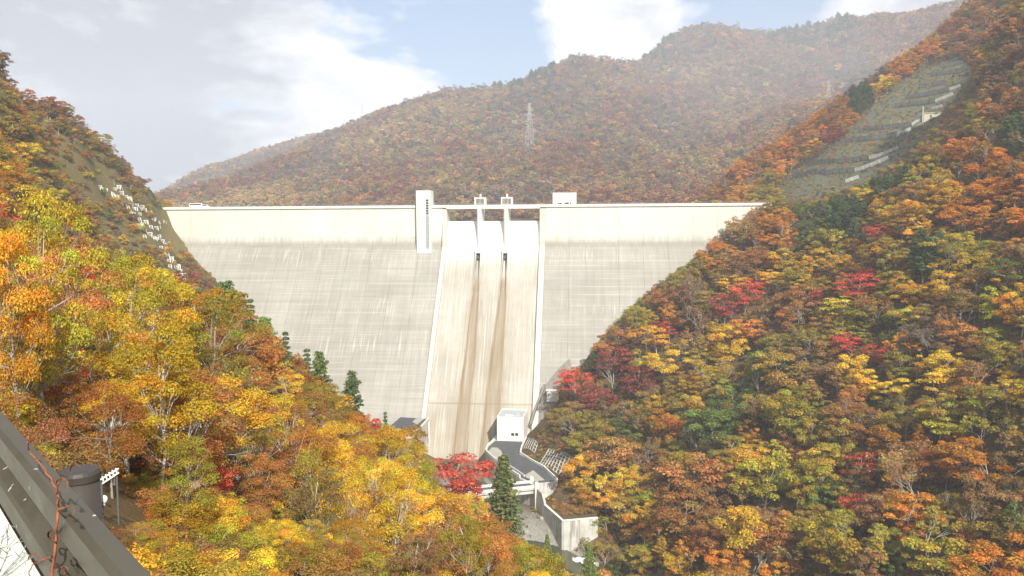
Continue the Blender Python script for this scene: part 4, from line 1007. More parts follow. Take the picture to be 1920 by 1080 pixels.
def on_works(x, y):
    """dam, platform, road, river, lattice: nothing grows"""
    q = np.array([x, y, 0]) - D0; d = q @ DD; u = q @ DU
    if -12 < d < float(dam_d(h1(x, y))) + 2.5 and -250 < u < 175: return True
    if riv_dist(np.array([x]), np.array([y]))[0] < 12.5: return True
    if -16 < x < 26 and 338 < y < 440: return True
    if -68 < x < -42 and 398 < y < 436: return True
    rd = (x + 1.5) * .76 + (y - 2.5) * .65
    if rd < 2.0: return True
    return False
TREES = []          # dicts: x, y, z, H, proto, colour, species, crown width factor
def add_tree(x, y, H, fam, colour, sp, z=None, sx=1.0, must=False, label=None):
    TREES.append(dict(x=x, y=y, z=h1(x, y) if z is None else z, H=H, fam=fam, col=colour, sp=sp, sx=sx, must=must, label=label, rz=random.uniform(0, 6.28)))
CROWN = {'near': (.64, .40, .37), 'sparse': (.64, .38, .37), 'mid': (.62, .42, .36), 'maple': (.62, .48, .34), 'bare': (.6, .25, .4), 'thin': (.6, .32, .4), 'cedar': (.5, .17, .5), 'fir': (.52, .22, .46), 'pine': (.66, .36, .32), 'far': (.6, .45, .35), 'bush': (.45, .7, .4)}
FAMN = {'near': 5, 'sparse': 3, 'mid': 8, 'maple': 3, 'bare': 3, 'thin': 3, 'cedar': 2, 'fir': 2, 'pine': 3, 'far': 5, 'bush': 4}
# trees one knows by sight: (px, py centre of crown, height of crown in px, family, colour, species, width factor)
HERO = [(1245, 676, 105, 'mid', 'yellow', 'broadleaf', .95), (1232, 628, 50, 'mid', 'golden', 'broadleaf', 1), (1368, 640, 90, 'mid', 'golden', 'broadleaf', .95), (1080, 714, 66, 'maple', 'red', 'maple', .8), (1118, 742, 48, 'maple', 'crimson', 'maple', 1), (1196, 712, 56, 'maple', 'crimson', 'maple', .8), (1150, 672, 50, 'maple', 'crimson', 'maple', 1),
 (1338, 800, 100, 'mid', 'green', 'broadleaf', 1.15), (1480, 775, 80, 'mid', 'yellow-green', 'broadleaf', 1), (1436, 892, 100, 'mid', 'yellow-green', 'broadleaf', .9), (1092, 888, 60, 'mid', 'yellow', 'broadleaf', 1), (1152, 906, 44, 'mid', 'yellow', 'broadleaf', 1), (1180, 894, 40, 'mid', 'yellow', 'broadleaf', 1.1), (1285, 955, 80, 'mid', 'rust', 'broadleaf', 1.1), (1388, 985, 100, 'mid', 'yellow', 'broadleaf', .8),
 (1342, 890, 56, 'maple', 'red', 'maple', .6), (1620, 946, 40, 'maple', 'red', 'maple', 1.4), (1612, 872, 50, 'maple', 'red', 'maple', 1), (1812, 862, 70, 'mid', 'orange', 'broadleaf', 1.2), (1540, 890, 60, 'mid', 'yellow-green', 'broadleaf', 1), (1730, 482, 60, 'pine', 'dark green', 'pine', 1.15), (1700, 330, 34, 'pine', 'dark green', 'pine', 1.2), (1650, 352, 30, 'pine', 'dark green', 'pine', 1.2), (1572, 418, 30, 'pine', 'dark green', 'pine', 1), (1608, 534, 48, 'maple', 'red', 'maple', 1.3),
 (1655, 436, 36, 'maple', 'red', 'maple', 1), (1600, 694, 56, 'mid', 'yellow', 'broadleaf', .9), (1655, 662, 40, 'maple', 'red', 'maple', 1.1), (1598, 642, 36, 'maple', 'red', 'maple', 1.2), (1398, 545, 60, 'maple', 'red', 'maple', .7), (1360, 572, 50, 'maple', 'crimson', 'maple', .8), (1195, 592, 44, 'mid', 'yellow-green', 'broadleaf', .8), (1112, 682, 44, 'fir', 'dark green', 'fir', 1.2), (1562, 1010, 110, 'mid', 'yellow-green', 'broadleaf', .95),
 (1895, 730, 50, 'mid', 'yellow', 'broadleaf', 1.2), (1060, 778, 44, 'mid', 'olive', 'broadleaf', .8), (1140, 846, 64, 'maple', 'rust', 'maple', 1.2), (1250, 808, 60, 'mid', 'orange', 'broadleaf', .8), (1740, 1040, 70, 'mid', 'yellow-green', 'broadleaf', 1.3), (1300, 880, 76, 'maple', 'rust', 'maple', 1.2), (1460, 690, 90, 'mid', 'olive', 'broadleaf', 1.1),
 (1690, 880, 110, 'bare', 'tan', 'bare tree', 1), (1730, 900, 120, 'bare', 'rust', 'bare tree', 1), (1745, 640, 80, 'bare', 'grey-brown', 'bare tree', 1), (1290, 560, 80, 'bare', 'brown', 'bare tree', 1), (1320, 600, 80, 'bare', 'brown', 'bare tree', 1), (1890, 745, 70, 'bare', 'grey-brown', 'bare tree', 1), (1830, 970, 90, 'bare', 'tan', 'bare tree', 1), (1150, 690, 80, 'bare', 'crimson', 'bare tree', .8), (1200, 730, 80, 'bare', 'crimson', 'bare tree', .8), (1395, 420, 60, 'bare', 'orange', 'bare tree', 1), (1370, 425, 50, 'bare', 'orange', 'bare tree', 1), (1300, 540, 80, 'bare', 'brown', 'bare tree', .8), (1460, 480, 70, 'bare', 'rust', 'bare tree', .8)]
HW = {'mid': .72, 'maple': .66, 'pine': .64, 'fir': .9, 'bare': 1.0, 'cedar': 1.0, 'near': .68, 'sparse': .68}
for px, py, hp, fam, colr, sp, sx in HERO:
    for it in range(2):
        H = 10 if it == 0 else float(np.clip(hp * p[1] / F_PX / HW[fam], 5, 22))
        p = hit(px, py, H * CROWN[fam][0], 160)
    add_tree(p[0], p[1], H, fam, colr, sp, sx=sx, must=True)
# left slope: given by crown centre, crown height in px and distance
HERO_L = [(12, 385, 180, 34, 'near', 'orange', 'broadleaf', .8), (62, 470, 200, 42, 'near', 'yellow-green', 'broadleaf', .85), (140, 530, 170, 62, 'near', 'rust', 'broadleaf', .9), (20, 600, 160, 40, 'near', 'golden', 'broadleaf', .9), (130, 700, 120, 52, 'maple', 'red', 'maple', .9), (55, 560, 120, 60, 'maple', 'crimson', 'maple', .9), (235, 580, 200, 74, 'near', 'yellow-green', 'broadleaf', .75), (305, 590, 170, 88, 'near', 'golden', 'broadleaf', .9),
 (190, 690, 220, 58, 'sparse', 'yellow-green', 'broadleaf', .8), (270, 700, 230, 60, 'sparse', 'golden', 'broadleaf', .8), (300, 770, 170, 58, 'sparse', 'golden', 'broadleaf', .9), (390, 640, 160, 95, 'near', 'olive', 'broadleaf', .9), (440, 640, 110, 110, 'near', 'rust', 'broadleaf', 1), (395, 910, 76, 60, 'maple', 'red', 'maple', 1), (400, 580, 90, 112, 'near', 'orange', 'broadleaf', 1), (480, 720, 110, 100, 'near', 'rust', 'broadleaf', 1), (330, 860, 120, 60, 'sparse', 'olive', 'broadleaf', .9), (560, 740, 70, 150, 'mid', 'golden', 'broadleaf', 1),
 (440, 560, 50, 140, 'pine', 'dark green', 'pine', 1), (395, 545, 44, 145, 'pine', 'dark green', 'pine', 1.1), (470, 590, 70, 140, 'fir', 'dark green', 'fir', 1.1), (535, 630, 60, 155, 'fir', 'dark green', 'fir', 1.1), (505, 632, 60, 150, 'pine', 'green', 'pine', .9), (575, 668, 56, 160, 'fir', 'dark green', 'fir', 1.2), (590, 662, 40, 158, 'maple', 'crimson', 'maple', .8), (640, 715, 40, 175, 'fir', 'dark green', 'fir', 1.3), (655, 722, 40, 180, 'pine', 'dark green', 'pine', 1), (362, 528, 40, 150, 'pine', 'dark green', 'pine', 1), (490, 612, 50, 142, 'mid', 'olive', 'broadleaf', 1), (552, 648, 50, 158, 'mid', 'rust', 'broadleaf', .9), (622, 706, 40, 172, 'mid', 'rust', 'broadleaf', 1), (600, 684, 40, 166, 'pine', 'green', 'pine', 1),
 (640, 985, 190, 64, 'sparse', 'golden', 'broadleaf', .55), (670, 1010, 200, 62, 'bare', 'rust', 'bare tree', .5), (750, 985, 190, 72, 'bare', 'golden', 'bare tree', .5), (705, 940, 170, 80, 'sparse', 'olive', 'broadleaf', .55), (600, 985, 180, 62, 'bare', 'golden', 'bare tree', .5), (440, 800, 180, 66, 'sparse', 'olive', 'broadleaf', .6), (220, 700, 240, 56, 'sparse', 'golden', 'broadleaf', .6), (165, 720, 230, 54, 'sparse', 'olive', 'broadleaf', .6), (315, 800, 210, 56, 'bare', 'golden', 'bare tree', .6), (420, 720, 170, 76, 'bare', 'rust', 'bare tree', .6), (550, 830, 170, 84, 'sparse', 'golden', 'broadleaf', .6), (790, 960, 150, 90, 'bare', 'golden', 'bare tree', .6), (110, 600, 220, 48, 'bare', 'rust', 'bare tree', .6),
 (722, 748, 26, 215, 'fir', 'dark green', 'fir', 1),
 (848, 890, 78, 240, 'maple', 'red', 'maple', 1.3), (878, 925, 46, 236, 'maple', 'red', 'maple', 1.0), (770, 812, 46, 215, 'mid', 'rust', 'broadleaf', 1), (685, 790, 40, 170, 'maple', 'red', 'maple', 1), (560, 700, 44, 150, 'maple', 'rust', 'maple', 1),
 (690, 915, 110, 95, 'near', 'yellow', 'broadleaf', .8), (640, 850, 130, 105, 'near', 'golden', 'broadleaf', 1), (720, 860, 110, 120, 'near', 'golden', 'broadleaf', 1), (780, 890, 90, 150, 'near', 'yellow-green', 'broadleaf', 1), (545, 1030, 120, 52, 'near', 'yellow', 'broadleaf', .8), (460, 850, 150, 72, 'sparse', 'yellow-green', 'broadleaf', .8), (590, 930, 190, 66, 'sparse', 'olive', 'broadleaf', .7), (690, 990, 200, 66, 'sparse', 'golden', 'broadleaf', .7), (730, 970, 200, 70, 'sparse', 'golden', 'broadleaf', .7), (660, 960, 190, 72, 'bare', 'golden', 'bare tree', .7), (620, 1000, 190, 60, 'bare', 'olive', 'bare tree', .7),
 (720, 1010, 190, 62, 'bare', 'golden', 'bare tree', .7), (490, 800, 160, 80, 'bare', 'golden', 'bare tree', .8), (840, 1020, 120, 95, 'near', 'rust', 'broadleaf', .9), (858, 972, 60, 150, 'near', 'yellow', 'broadleaf', 1), (975, 1050, 44, 190, 'near', 'yellow-green', 'broadleaf', 1), (925, 1024, 34, 200, 'maple', 'crimson', 'maple', 1), (290, 780, 200, 56, 'bare', 'golden', 'bare tree', .8), (175, 760, 200, 52, 'bare', 'golden', 'bare tree', .7), (90, 640, 200, 44, 'bare', 'rust', 'bare tree', .9)]
for px, py, hp, Y, fam, colr, sp, sx in HERO_L:
    H = hp * Y / F_PX / HW[fam]; p = P(px, py, Y); zt = p[2] + H * (1 - CROWN[fam][0]); g = h1(p[0], p[1])
    Hn = zt - g                                   # stand it on the ground; a long stem if need be
    if Hn < H * .55:                              # ground too high here: step back along the sight line
        q = hit(px, py + hp * .3, 0, 30)
        if q is not None and q[1] < 300: p = P(px, py, q[1]); H = hp * q[1] / F_PX / HW[fam]; g = h1(p[0], p[1]); zt = p[2] + H * (1 - CROWN[fam][0]); Hn = max(zt - g, H * .6)
    Hn = min(max(Hn, .6 * H), (2.4 if fam in ('fir', 'pine') else 1.7) * H if py < 742 else 4.5 * H)
    add_tree(p[0], p[1], Hn, fam, colr, sp, sx=(sx * (H / Hn) ** (.5 if fam in ('fir', 'pine') else 1)) if Hn > H else sx, must=True)
# the tall cedar by the river, and small ones near it
def foot(px, py_base, Y, py_top, fam, colr, sp, sx, label):
    a = P(px, py_base, Y); t_ = P(px, py_top, Y); g = h1(a[0], a[1])
    add_tree(a[0], a[1], t_[2] - g, fam, colr, sp, sx=sx, must=True, label=label)
foot(945, 995, 285, 852, 'cedar', 'green', 'cedar', 1.42, 'tall pointed green cedar standing alone in front of the river bridge')
foot(1026, 1060, 285, 1000, 'cedar', 'green', 'cedar', 1.1, 'small pointed cedar beside the corner of the stained retaining wall')
foot(1104, 1090, 270, 1020, 'cedar', 'green', 'cedar', 1.3, 'bushy green cedar right of the white water in the river')
# scatter
def scatter(x0, x1, y0, y1, step):
    xs = np.arange(x0, x1, step); ys = np.arange(y0, y1, step); X, Y = np.meshgrid(xs, ys)
    X = X + RNG.uniform(-.42, .42, X.shape) * step; Y = Y + RNG.uniform(-.42, .42, Y.shape) * step
    return X.ravel(), Y.ravel()
hero_xy = np.array([(t['x'], t['y'], t['H'] * CROWN[t['fam']][1] * t['sx']) for t in TREES])
BUSH = []
def fill(X, Y, hmin, hmax, fams, wts, hero_gap=.8):
    Z = Hh(X, Y); px, py, dep = proj(np.stack([X, Y, Z], 1))
    ok = (px > -260) & (px < 2180) & (py > -150) & (py < 1500) & (Y > 6)
    for x, y, z in zip(X[ok], Y[ok], Z[ok]):
        if on_works(x, y): continue
        q = np.array([x, y, 0]) - D0
        if (q @ DD) < 3 and z < 3 and y > 495: continue
        H = RNG.uniform(hmin, hmax)
        fam = fams[RNG.choice(len(fams), p=wts)]
        cz, rx, rz = CROWN[fam]
        if ((hero_xy[:, 0] - x) ** 2 + (hero_xy[:, 1] - y) ** 2 < (hero_xy[:, 2] * hero_gap) ** 2).any(): continue
        grass = (Y_in := (480 < y < 780)) and x > 100
        for k in range(3):
            a, b_, dd = proj(np.array([x, y, z + H * cz]))
            if grass and inpoly(np.array([a]), np.array([b_ + 6]), FENCE_POLY)[0]: H = 0; break
            if allowed(a, b_, rx * H * F_PX / dd, rz * H * F_PX / dd, y, x): break
            H *= .68
        else: H = 0
        if H < 2.2: continue
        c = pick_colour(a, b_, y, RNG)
        sp = {'maple': 'maple', 'bare': 'bare tree', 'thin': 'thin tree', 'pine': 'pine', 'fir': 'fir'}.get(fam, 'broadleaf')
        if c in ('red', 'crimson') and fam in ('mid',): fam, sp = 'maple', 'maple'
        if y < 112 and x < 40 and fam == 'maple': fam, sp = 'near', 'broadleaf'
        if c == 'dark green': fam, sp = 'pine', 'pine'
        add_tree(x, y, H, fam, c, sp, z=z, sx=float(RNG.uniform(.78, 1.3)))
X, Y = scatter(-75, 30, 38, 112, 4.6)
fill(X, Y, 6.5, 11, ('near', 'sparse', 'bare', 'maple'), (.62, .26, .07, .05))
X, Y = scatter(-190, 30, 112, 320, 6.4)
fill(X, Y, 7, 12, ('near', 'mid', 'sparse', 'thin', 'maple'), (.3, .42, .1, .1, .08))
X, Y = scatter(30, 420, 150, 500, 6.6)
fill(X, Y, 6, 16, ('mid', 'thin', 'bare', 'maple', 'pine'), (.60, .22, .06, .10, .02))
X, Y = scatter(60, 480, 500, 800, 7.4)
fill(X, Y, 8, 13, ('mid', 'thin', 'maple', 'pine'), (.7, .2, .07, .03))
# left hill: skyline trees and scattered shrubs
for x, y in zip(*scatter(-330, -110, 215, 620, 6)):
    z = h1(x, y); px, py, dd = proj(np.array([x, y, z]))
    if px > 420 or on_works(x, y): continue
    q = np.array([x, y, 0]) - D0
    if q @ DD < 0 and z < 4: continue
    d_sky = py - np.interp(px, [0, 150, 240, 310, 400], [120, 255, 335, 390, 520])
    snow = inpoly(np.array([px]), np.array([py]), [(180, 340), (230, 335), (330, 410), (390, 520), (330, 520), (270, 440)])[0]
    if px < -250: continue
    if d_sky < 42:
        H = RNG.uniform(5, 10) * (1 if px < 250 else .55); fam = ('mid', 'thin', 'bare')[RNG.choice(3, p=[.5, .35, .15])]
        add_tree(x, y, H, fam, ('brown', 'rust', 'olive', 'grey-brown', 'crimson')[RNG.choice(5, p=[.3, .25, .2, .2, .05])], 'broadleaf', z=z)
    elif not snow and RNG.random() < (.36 if py < 480 else .6):
        H = RNG.uniform(3.5, 8)
        add_tree(x, y, H, 'mid', ('olive', 'brown', 'yellow-green', 'golden', 'rust', 'grey-brown', 'crimson')[RNG.choice(7, p=[.3, .22, .14, .08, .14, .1, .02])] if px < 300 else ('crimson', 'brown', 'grey-brown')[RNG.choice(3)], 'broadleaf', z=z)
print('near trees', len(TREES))
# which trees show, and how large: a coarse depth picture of the crowns
def shown():
    S = 4; Wd, Hd = 1920 // S, 1080 // S
    idb = np.full((Hd, Wd), -1); zb = np.full((Hd, Wd), 1e9)
    # dam and ground are approximated by their own crown-free depth
    yy, xx = np.mgrid[0:Hd, 0:Wd]
    for i, t in enumerate(TREES):
        cz, rx, rz = CROWN[t['fam']]
        a, b_, dd = proj(np.array([t['x'], t['y'], t['z'] + t['H'] * cz]))
        wx = rx * t['H'] * t['sx'] * F_PX / dd / S * .9; wy = rz * t['H'] * F_PX / dd / S * .95
        x0, x1 = int(max(0, a / S - wx)), int(min(Wd, a / S + wx + 1)); y0, y1 = int(max(0, b_ / S - wy)), int(min(Hd, b_ / S + wy + 1))
        t['px'], t['py'], t['wpx'], t['hpx'], t['dep'] = a, b_, wx * S, wy * S, dd
        if x1 <= x0 or y1 <= y0 or dd < 3: continue
        m = (((xx[y0:y1, x0:x1] - a / S) / max(wx, .5)) ** 2 + ((yy[y0:y1, x0:x1] - b_ / S) / max(wy, .5)) ** 2 < 1) & (zb[y0:y1, x0:x1] > dd)
        zb[y0:y1, x0:x1][m] = dd; idb[y0:y1, x0:x1][m] = i
    return np.bincount(idb[idb >= 0].ravel(), minlength=len(TREES))
cnt = shown()
for t, c in zip(TREES, cnt): t['n'] = int(c)
order = sorted(range(len(TREES)), key=lambda i: -(TREES[i]['n'] + (1e5 if TREES[i]['must'] and TREES[i]['n'] > 6 else 0)))
IND = [i for i in order[:296] if TREES[i]['n'] > 5]
print('individual trees', len(IND), 'smallest', min(TREES[i]['n'] for i in IND) * 16, 'px')

# ------------------------------------------------------------------ labels for the individual trees
ORD = ['first', 'second', 'third', 'fourth', 'fifth', 'sixth', 'seventh', 'eighth', 'ninth', 'tenth', 'eleventh', 'twelfth', 'thirteenth', 'fourteenth']
NUM = ['zero', 'one', 'two', 'three', 'four', 'five', 'six', 'seven', 'eight', 'nine', 'ten', 'eleven', 'twelve', 'thirteen', 'fourteen']
SPN = {'broadleaf': 'leafy tree', 'maple': 'maple', 'bare tree': 'nearly bare tree', 'thin tree': 'thin-leaved tree', 'pine': 'pine', 'fir': 'fir', 'cedar': 'cedar'}
def zone(t):
    px, py, Y = t['px'], t['py'], t['y']
    if Y < 330 and t['x'] < 40:
        if px < 150 and py < 690: return 'above the guardrail'
        if px < 500 and py > 820: return 'beside the guardrail post'
        if 330 < px < 800 and py < np.interp(px, SKY_L[:, 0], SKY_L[:, 1]) + 75: return 'on the left slope against the dam'
        if px > 760: return 'on the left bank before the bridge'
        if px > 500: return 'on the lower left slope'
        return 'on the left slope'
    if t['x'] < 0:
        return 'on the grassy left hill' if Y < 620 else 'beyond the dam'
    if Y > 500: return 'on the avalanche fence ridge'
    if px < 1440 and py < np.interp(px, SKY_R[:, 0], SKY_R[:, 1]) + 85: return 'on the right slope against the dam'
    if px < 1260 and 740 < py < 930: return 'above the access road'
    if py > 900: return 'at the foot of the right slope' if px < 1500 else 'in the lower right corner'
    if py < 430: return 'below the avalanche fences' if px < 1760 else 'on the upper right slope'
    if py < 640: return 'high on the right slope'
    return 'midway on the right slope'
def label_trees(idx):
    groups = {}
    for i in idx:
        t = TREES[i]
        groups.setdefault((t['col'], SPN[t['sp']], zone(t)), []).append(i)
    def emit(key, ids, pre):
        if len(ids) > 7 and len(pre) < 1:
            ids = sorted(ids, key=lambda i: TREES[i]['py']); h = len(ids) // 2
            emit(key, ids[:h], ('higher',)); emit(key, ids[h:], ('lower',)); return
        ids = sorted(ids, key=lambda i: TREES[i]['px']); n = len(ids)
        big = max(ids, key=lambda i: TREES[i]['n'])
        for k, i in enumerate(ids):
            base = ' '.join(pre + key[:2])
            if n == 1: s = f'{base} {key[2]}' if pre else f'only {base} {key[2]}'
            elif n == 2: s = f'{base} {key[2]}, {("left", "right")[k]} of the two'
            else: s = f'{base} {key[2]}, {ORD[k]} of {NUM[n]} from left' if n < 15 else f'{base} {key[2]}, number {k + 1} from left'
            TREES[i]['label'] = TREES[i]['label'] or s
    for key, ids in groups.items(): emit(key, ids, ())
label_trees(IND)
GRP = {'maple': 'maples among the hillside trees', 'pine': 'dark pines on the slopes', 'fir': 'dark firs on the slopes', 'cedar': 'cedars by the river'}
NAME = {'broadleaf': 'broadleaf_tree', 'maple': 'maple_tree', 'bare tree': 'bare_tree', 'thin tree': 'thin_tree', 'pine': 'pine_tree', 'fir': 'fir_tree', 'cedar': 'cedar_tree'}
trng = np.random.default_rng(21)
def add_individual(t):
    k = t['fam'] + str(int(trng.integers(FAMN[t['fam']]))); cm, tm = PROTO[k]
    o = thing(NAME[t['sp']], t['label'], 'tree', (t['x'], t['y'], t['z'] - .25), t['rz'], GRP.get(t['sp'], 'autumn trees on the hillsides'))
    o.scale = (t['H'] * t['sx'], t['H'] * t['sx'], t['H'])
    a = bpy.data.objects.new('trunk', tm); COL.objects.link(a); a.parent = o
    c = bpy.data.objects.new('crown', cm); COL.objects.link(c); c.parent = o
    c['tint'] = jitter(t['col'], trng)
for i in IND: add_individual(TREES[i])

# ------------------------------------------------------------------ the rest of the woods: points that carry instances
def joined(key):
    cm, tm = PROTO[key]; n = len(cm.vertices)
    v = [tuple(q.co) for q in cm.vertices] + [tuple(q.co) for q in tm.vertices]
    f = [tuple(p.vertices) for p in cm.polygons] + [tuple(i + n for i in p.vertices) for p in tm.polygons]
    me = bpy.data.meshes.new('tree_' + key); me.from_pydata(v, [], f)
    me.materials.append(cm.materials[0]); me.materials.append(tm.materials[0])
    me.polygons.foreach_set('material_index', [0] * len(cm.polygons) + [1] * len(tm.polygons))
    c = np.ones((len(v), 4), np.float32); b = np.empty(n * 4, np.float32); cm.color_attributes['leafvar'].data.foreach_get('color', b); c[:n] = b.reshape(-1, 4)
    a = me.color_attributes.new('leafvar', 'FLOAT_COLOR', 'POINT'); a.data.foreach_set('color', c.ravel())
    return me
def forest(name, items, keys):
    """items: (x,y,z,H,sx,rz,tint,keyindex)"""
    coll = bpy.data.collections.new(name + '_kinds')
    for i, k in enumerate(keys):
        coll.objects.link(bpy.data.objects.new('%s_%02d' % (name, i), joined(k)))
    n = len(items); me = bpy.data.meshes.new(name)
    me.from_pydata([(q[0], q[1], q[2]) for q in items], [], [])
    def attr(nm, ty, arr, fld):
        a = me.attributes.new(nm, ty, 'POINT'); a.data.foreach_set(fld, np.asarray(arr, np.float32 if ty != 'INT' else np.int32).ravel())
    attr('tint', 'FLOAT_COLOR', [(*q[6], 1) for q in items], 'color')
    attr('grow', 'FLOAT_VECTOR', [(q[3] * q[4], q[3] * q[4], q[3]) for q in items], 'vector')
    attr('turn', 'FLOAT_VECTOR', [(0, 0, q[5]) for q in items], 'vector')
    attr('pick', 'INT', [q[7] for q in items], 'value')
    ng = bpy.data.node_groups.new(name, 'GeometryNodeTree')
    ng.interface.new_socket('Geometry', in_out='INPUT', socket_type='NodeSocketGeometry'); ng.interface.new_socket('Geometry', in_out='OUTPUT', socket_type='NodeSocketGeometry')
    N = ng.nodes.new; gi, go = N('NodeGroupInput'), N('NodeGroupOutput'); ip = N('GeometryNodeInstanceOnPoints'); ci = N('GeometryNodeCollectionInfo')
    ci.inputs['Collection'].default_value = coll; ci.inputs['Separate Children'].default_value = True; ci.inputs['Reset Children'].default_value = True
    def na(nm, ty):
        a = N('GeometryNodeInputNamedAttribute'); a.data_type = ty; a.inputs['Name'].default_value = nm; return a.outputs['Attribute']
    Lk = ng.links.new
    Lk(gi.outputs[0], ip.inputs['Points']); Lk(ci.outputs[0], ip.inputs['Instance']); ip.inputs['Pick Instance'].default_value = True
    Lk(na('pick', 'INT'), ip.inputs['Instance Index']); Lk(na('grow', 'FLOAT_VECTOR'), ip.inputs['Scale'])
    er = N('FunctionNodeEulerToRotation'); Lk(na('turn', 'FLOAT_VECTOR'), er.inputs[0]); Lk(er.outputs[0], ip.inputs['Rotation'])
    Lk(ip.outputs[0], go.inputs[0])
    o = bpy.data.objects.new(name, me); COL.objects.link(o); md = o.modifiers.new('grow', 'NODES'); md.node_group = ng
    tag(o, kind='stuff'); return o
IS = set(IND)
keys = [f + str(i) for f in ('near', 'sparse', 'mid', 'maple', 'bare', 'thin', 'cedar', 'fir', 'pine') for i in range(FAMN[f])]
kidx = {k: i for i, k in enumerate(keys)}
items = []
for i, t in enumerate(TREES):
    if i in IS: continue
    items.append((t['x'], t['y'], t['z'] - .25, t['H'], t['sx'], t['rz'], jitter(t['col'], trng), kidx[t['fam'] + str(int(trng.integers(FAMN[t['fam']])))]))
forest('hillside_woods', items, keys)
# shrubs and saplings under the trees
items = []
def shrubs(x0, x1, y0, y1, st, h0, h1_, cols, prob=1.0, test=None):
    X, Y = scatter(x0, x1, y0, y1, st); Z = Hh(X, Y); px, py, dd = proj(np.stack([X, Y, Z], 1))
    rd = (X + 1.5) * .76 + (Y - 2.5) * .65
    ok = (px > -120) & (px < 2040) & (py > -50) & (py < 1300) & (riv_dist(X, Y) > 11) & (rd > 1.7)
    ok &= ~inpoly(X, Y, [(-11, 430), (-14.5, 390), (-4, 350), (3, 345), (9, 337), (21, 340), (15.4, 362.5), (5, 384), (8, 411), (10, 428)]) & ~((X > -68) & (X < -42) & (Y > 398) & (Y < 436)) & ~inpoly(X, Y, [(-2, 350), (9, 336), (12, 322), (18.5, 304), (34, 307), (34.5, 311), (20, 309.5), (14, 326), (10, 339)])
    for lp in LATT: ok &= ~inpoly(X, Y, lp)
    Qd = (X - D0[0]) * DD[0] + (Y - D0[1]) * DD[1]
    ok &= ~((Qd > -14) & (Qd < np.maximum(0, SLOPE * (KNEE - Z)) + 2) & (Z < 12))
    for x, y, z, a, b_, d_ in zip(X[ok], Y[ok], Z[ok], px[ok], py[ok], dd[ok]):
        if trng.random() > prob: continue
        H = trng.uniform(h0, h1_)
        if test is not None and not test(a, b_): continue
        hp = H * F_PX / d_
        if x < 40 and a < 1040 and (y < 190 or (a > 400 and y < 320)) and b_ - hp < np.interp(a, SKY_L[:, 0], SKY_L[:, 1]): continue
        if y < 300 and inpoly(np.array([a]), np.array([b_ - hp]), KEEP)[0]: continue
        if y < 75 and abs(a - 203) < 30 + .8 * hp and b_ - hp < 955 and b_ > 868:
            H *= .34; hp *= .34
            if abs(a - 200) < 14 + .7 * hp and b_ - hp < 948 and b_ > 905: continue
        if a > 1000 and y < 300 and x < np.interp(y, RIV[::-1, 1], RIV[::-1, 0]) - 6 and b_ - hp < 1070: continue
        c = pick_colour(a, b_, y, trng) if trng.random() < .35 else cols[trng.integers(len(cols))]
        items.append((x, y, z - .1, H, trng.uniform(.8, 1.25), trng.uniform(0, 6.28), jitter(c, trng), int(trng.integers(4)) if math.hypot(x, y) > 75 else 4 + int(trng.integers(3))))
shrubs(-80, 35, 12, 115, 1.9, .9, 2.6, ('golden', 'olive', 'rust', 'olive', 'rust', 'brown', 'brown', 'yellow-green'))  # browner mix: shade in the gaps under the trees put into shrub colour
shrubs(-190, 40, 115, 330, 3.6, 1.2, 3.2, ('olive', 'golden', 'rust', 'brown', 'yellow-green'))
shrubs(20, 420, 150, 480, 4.2, 1.2, 3.4, ('olive', 'brown', 'rust', 'orange', 'yellow-green', 'green', 'tan'))
shrubs(40, 480, 480, 800, 5.2, 1.2, 3.0, ('brown', 'rust', 'olive', 'tan'), 1.0, lambda a, b_: not inpoly(np.array([a]), np.array([b_]), FENCE_POLY)[0])
shrubs(100, 480, 480, 800, 2.6, .6, 1.8, ('olive', 'olive', 'brown', 'grey-brown', 'green', 'tan'), .6, lambda a, b_: inpoly(np.array([a]), np.array([b_]), FENCE_POLY)[0])
shrubs(-330, -80, 200, 600, 3.0, 1.4, 4.4, ('olive', 'brown', 'yellow-green', 'tan', 'rust', 'grey-brown', 'green', 'golden'), .8)
shrubs(8, 75, 255, 400, 2.6, .8, 2.4, ('olive', 'green', 'olive', 'brown', 'yellow-green', 'tan'), .9)
for k in range(75):
    u, v = trng.random(2); p = np.array([14.6, 324.5]) * (1 - u) * (1 - v) + np.array([20.8, 309.8]) * u * (1 - v) + np.array([33, 312]) * u * v + np.array([24, 334]) * (1 - u) * v
    items.append((p[0], p[1], -116.5 + v * 1.6, trng.uniform(.7, 1.7), 1.2, trng.uniform(0, 6.28), jitter(('rust', 'tan', 'olive', 'brown', 'orange')[trng.integers(5)], trng), int(trng.integers(4))))
SBP = np.array([(a / 2.117, 90 + c / 2.117) for a, c in [(395, 555), (440, 575), (500, 592), (545, 625), (560, 680), (600, 712), (610, 750), (640, 780), (680, 835), (715, 887), (741, 940), (655, 690), (480, 577)]])
_q = proj(np.array([q[:3] for q in items])); _d = np.min(np.hypot(_q[0][:, None] - SBP[None, :, 0], _q[1][:, None] - SBP[None, :, 1]), 1)
items = [q for q, d, y in zip(items, _d, [i[1] for i in items]) if d > 13 or y < 250 or q[0] > -100]
forest('undergrowth', items, ['bush%d' % i for i in range(4)] + ['nearbush%d' % i for i in range(3)])
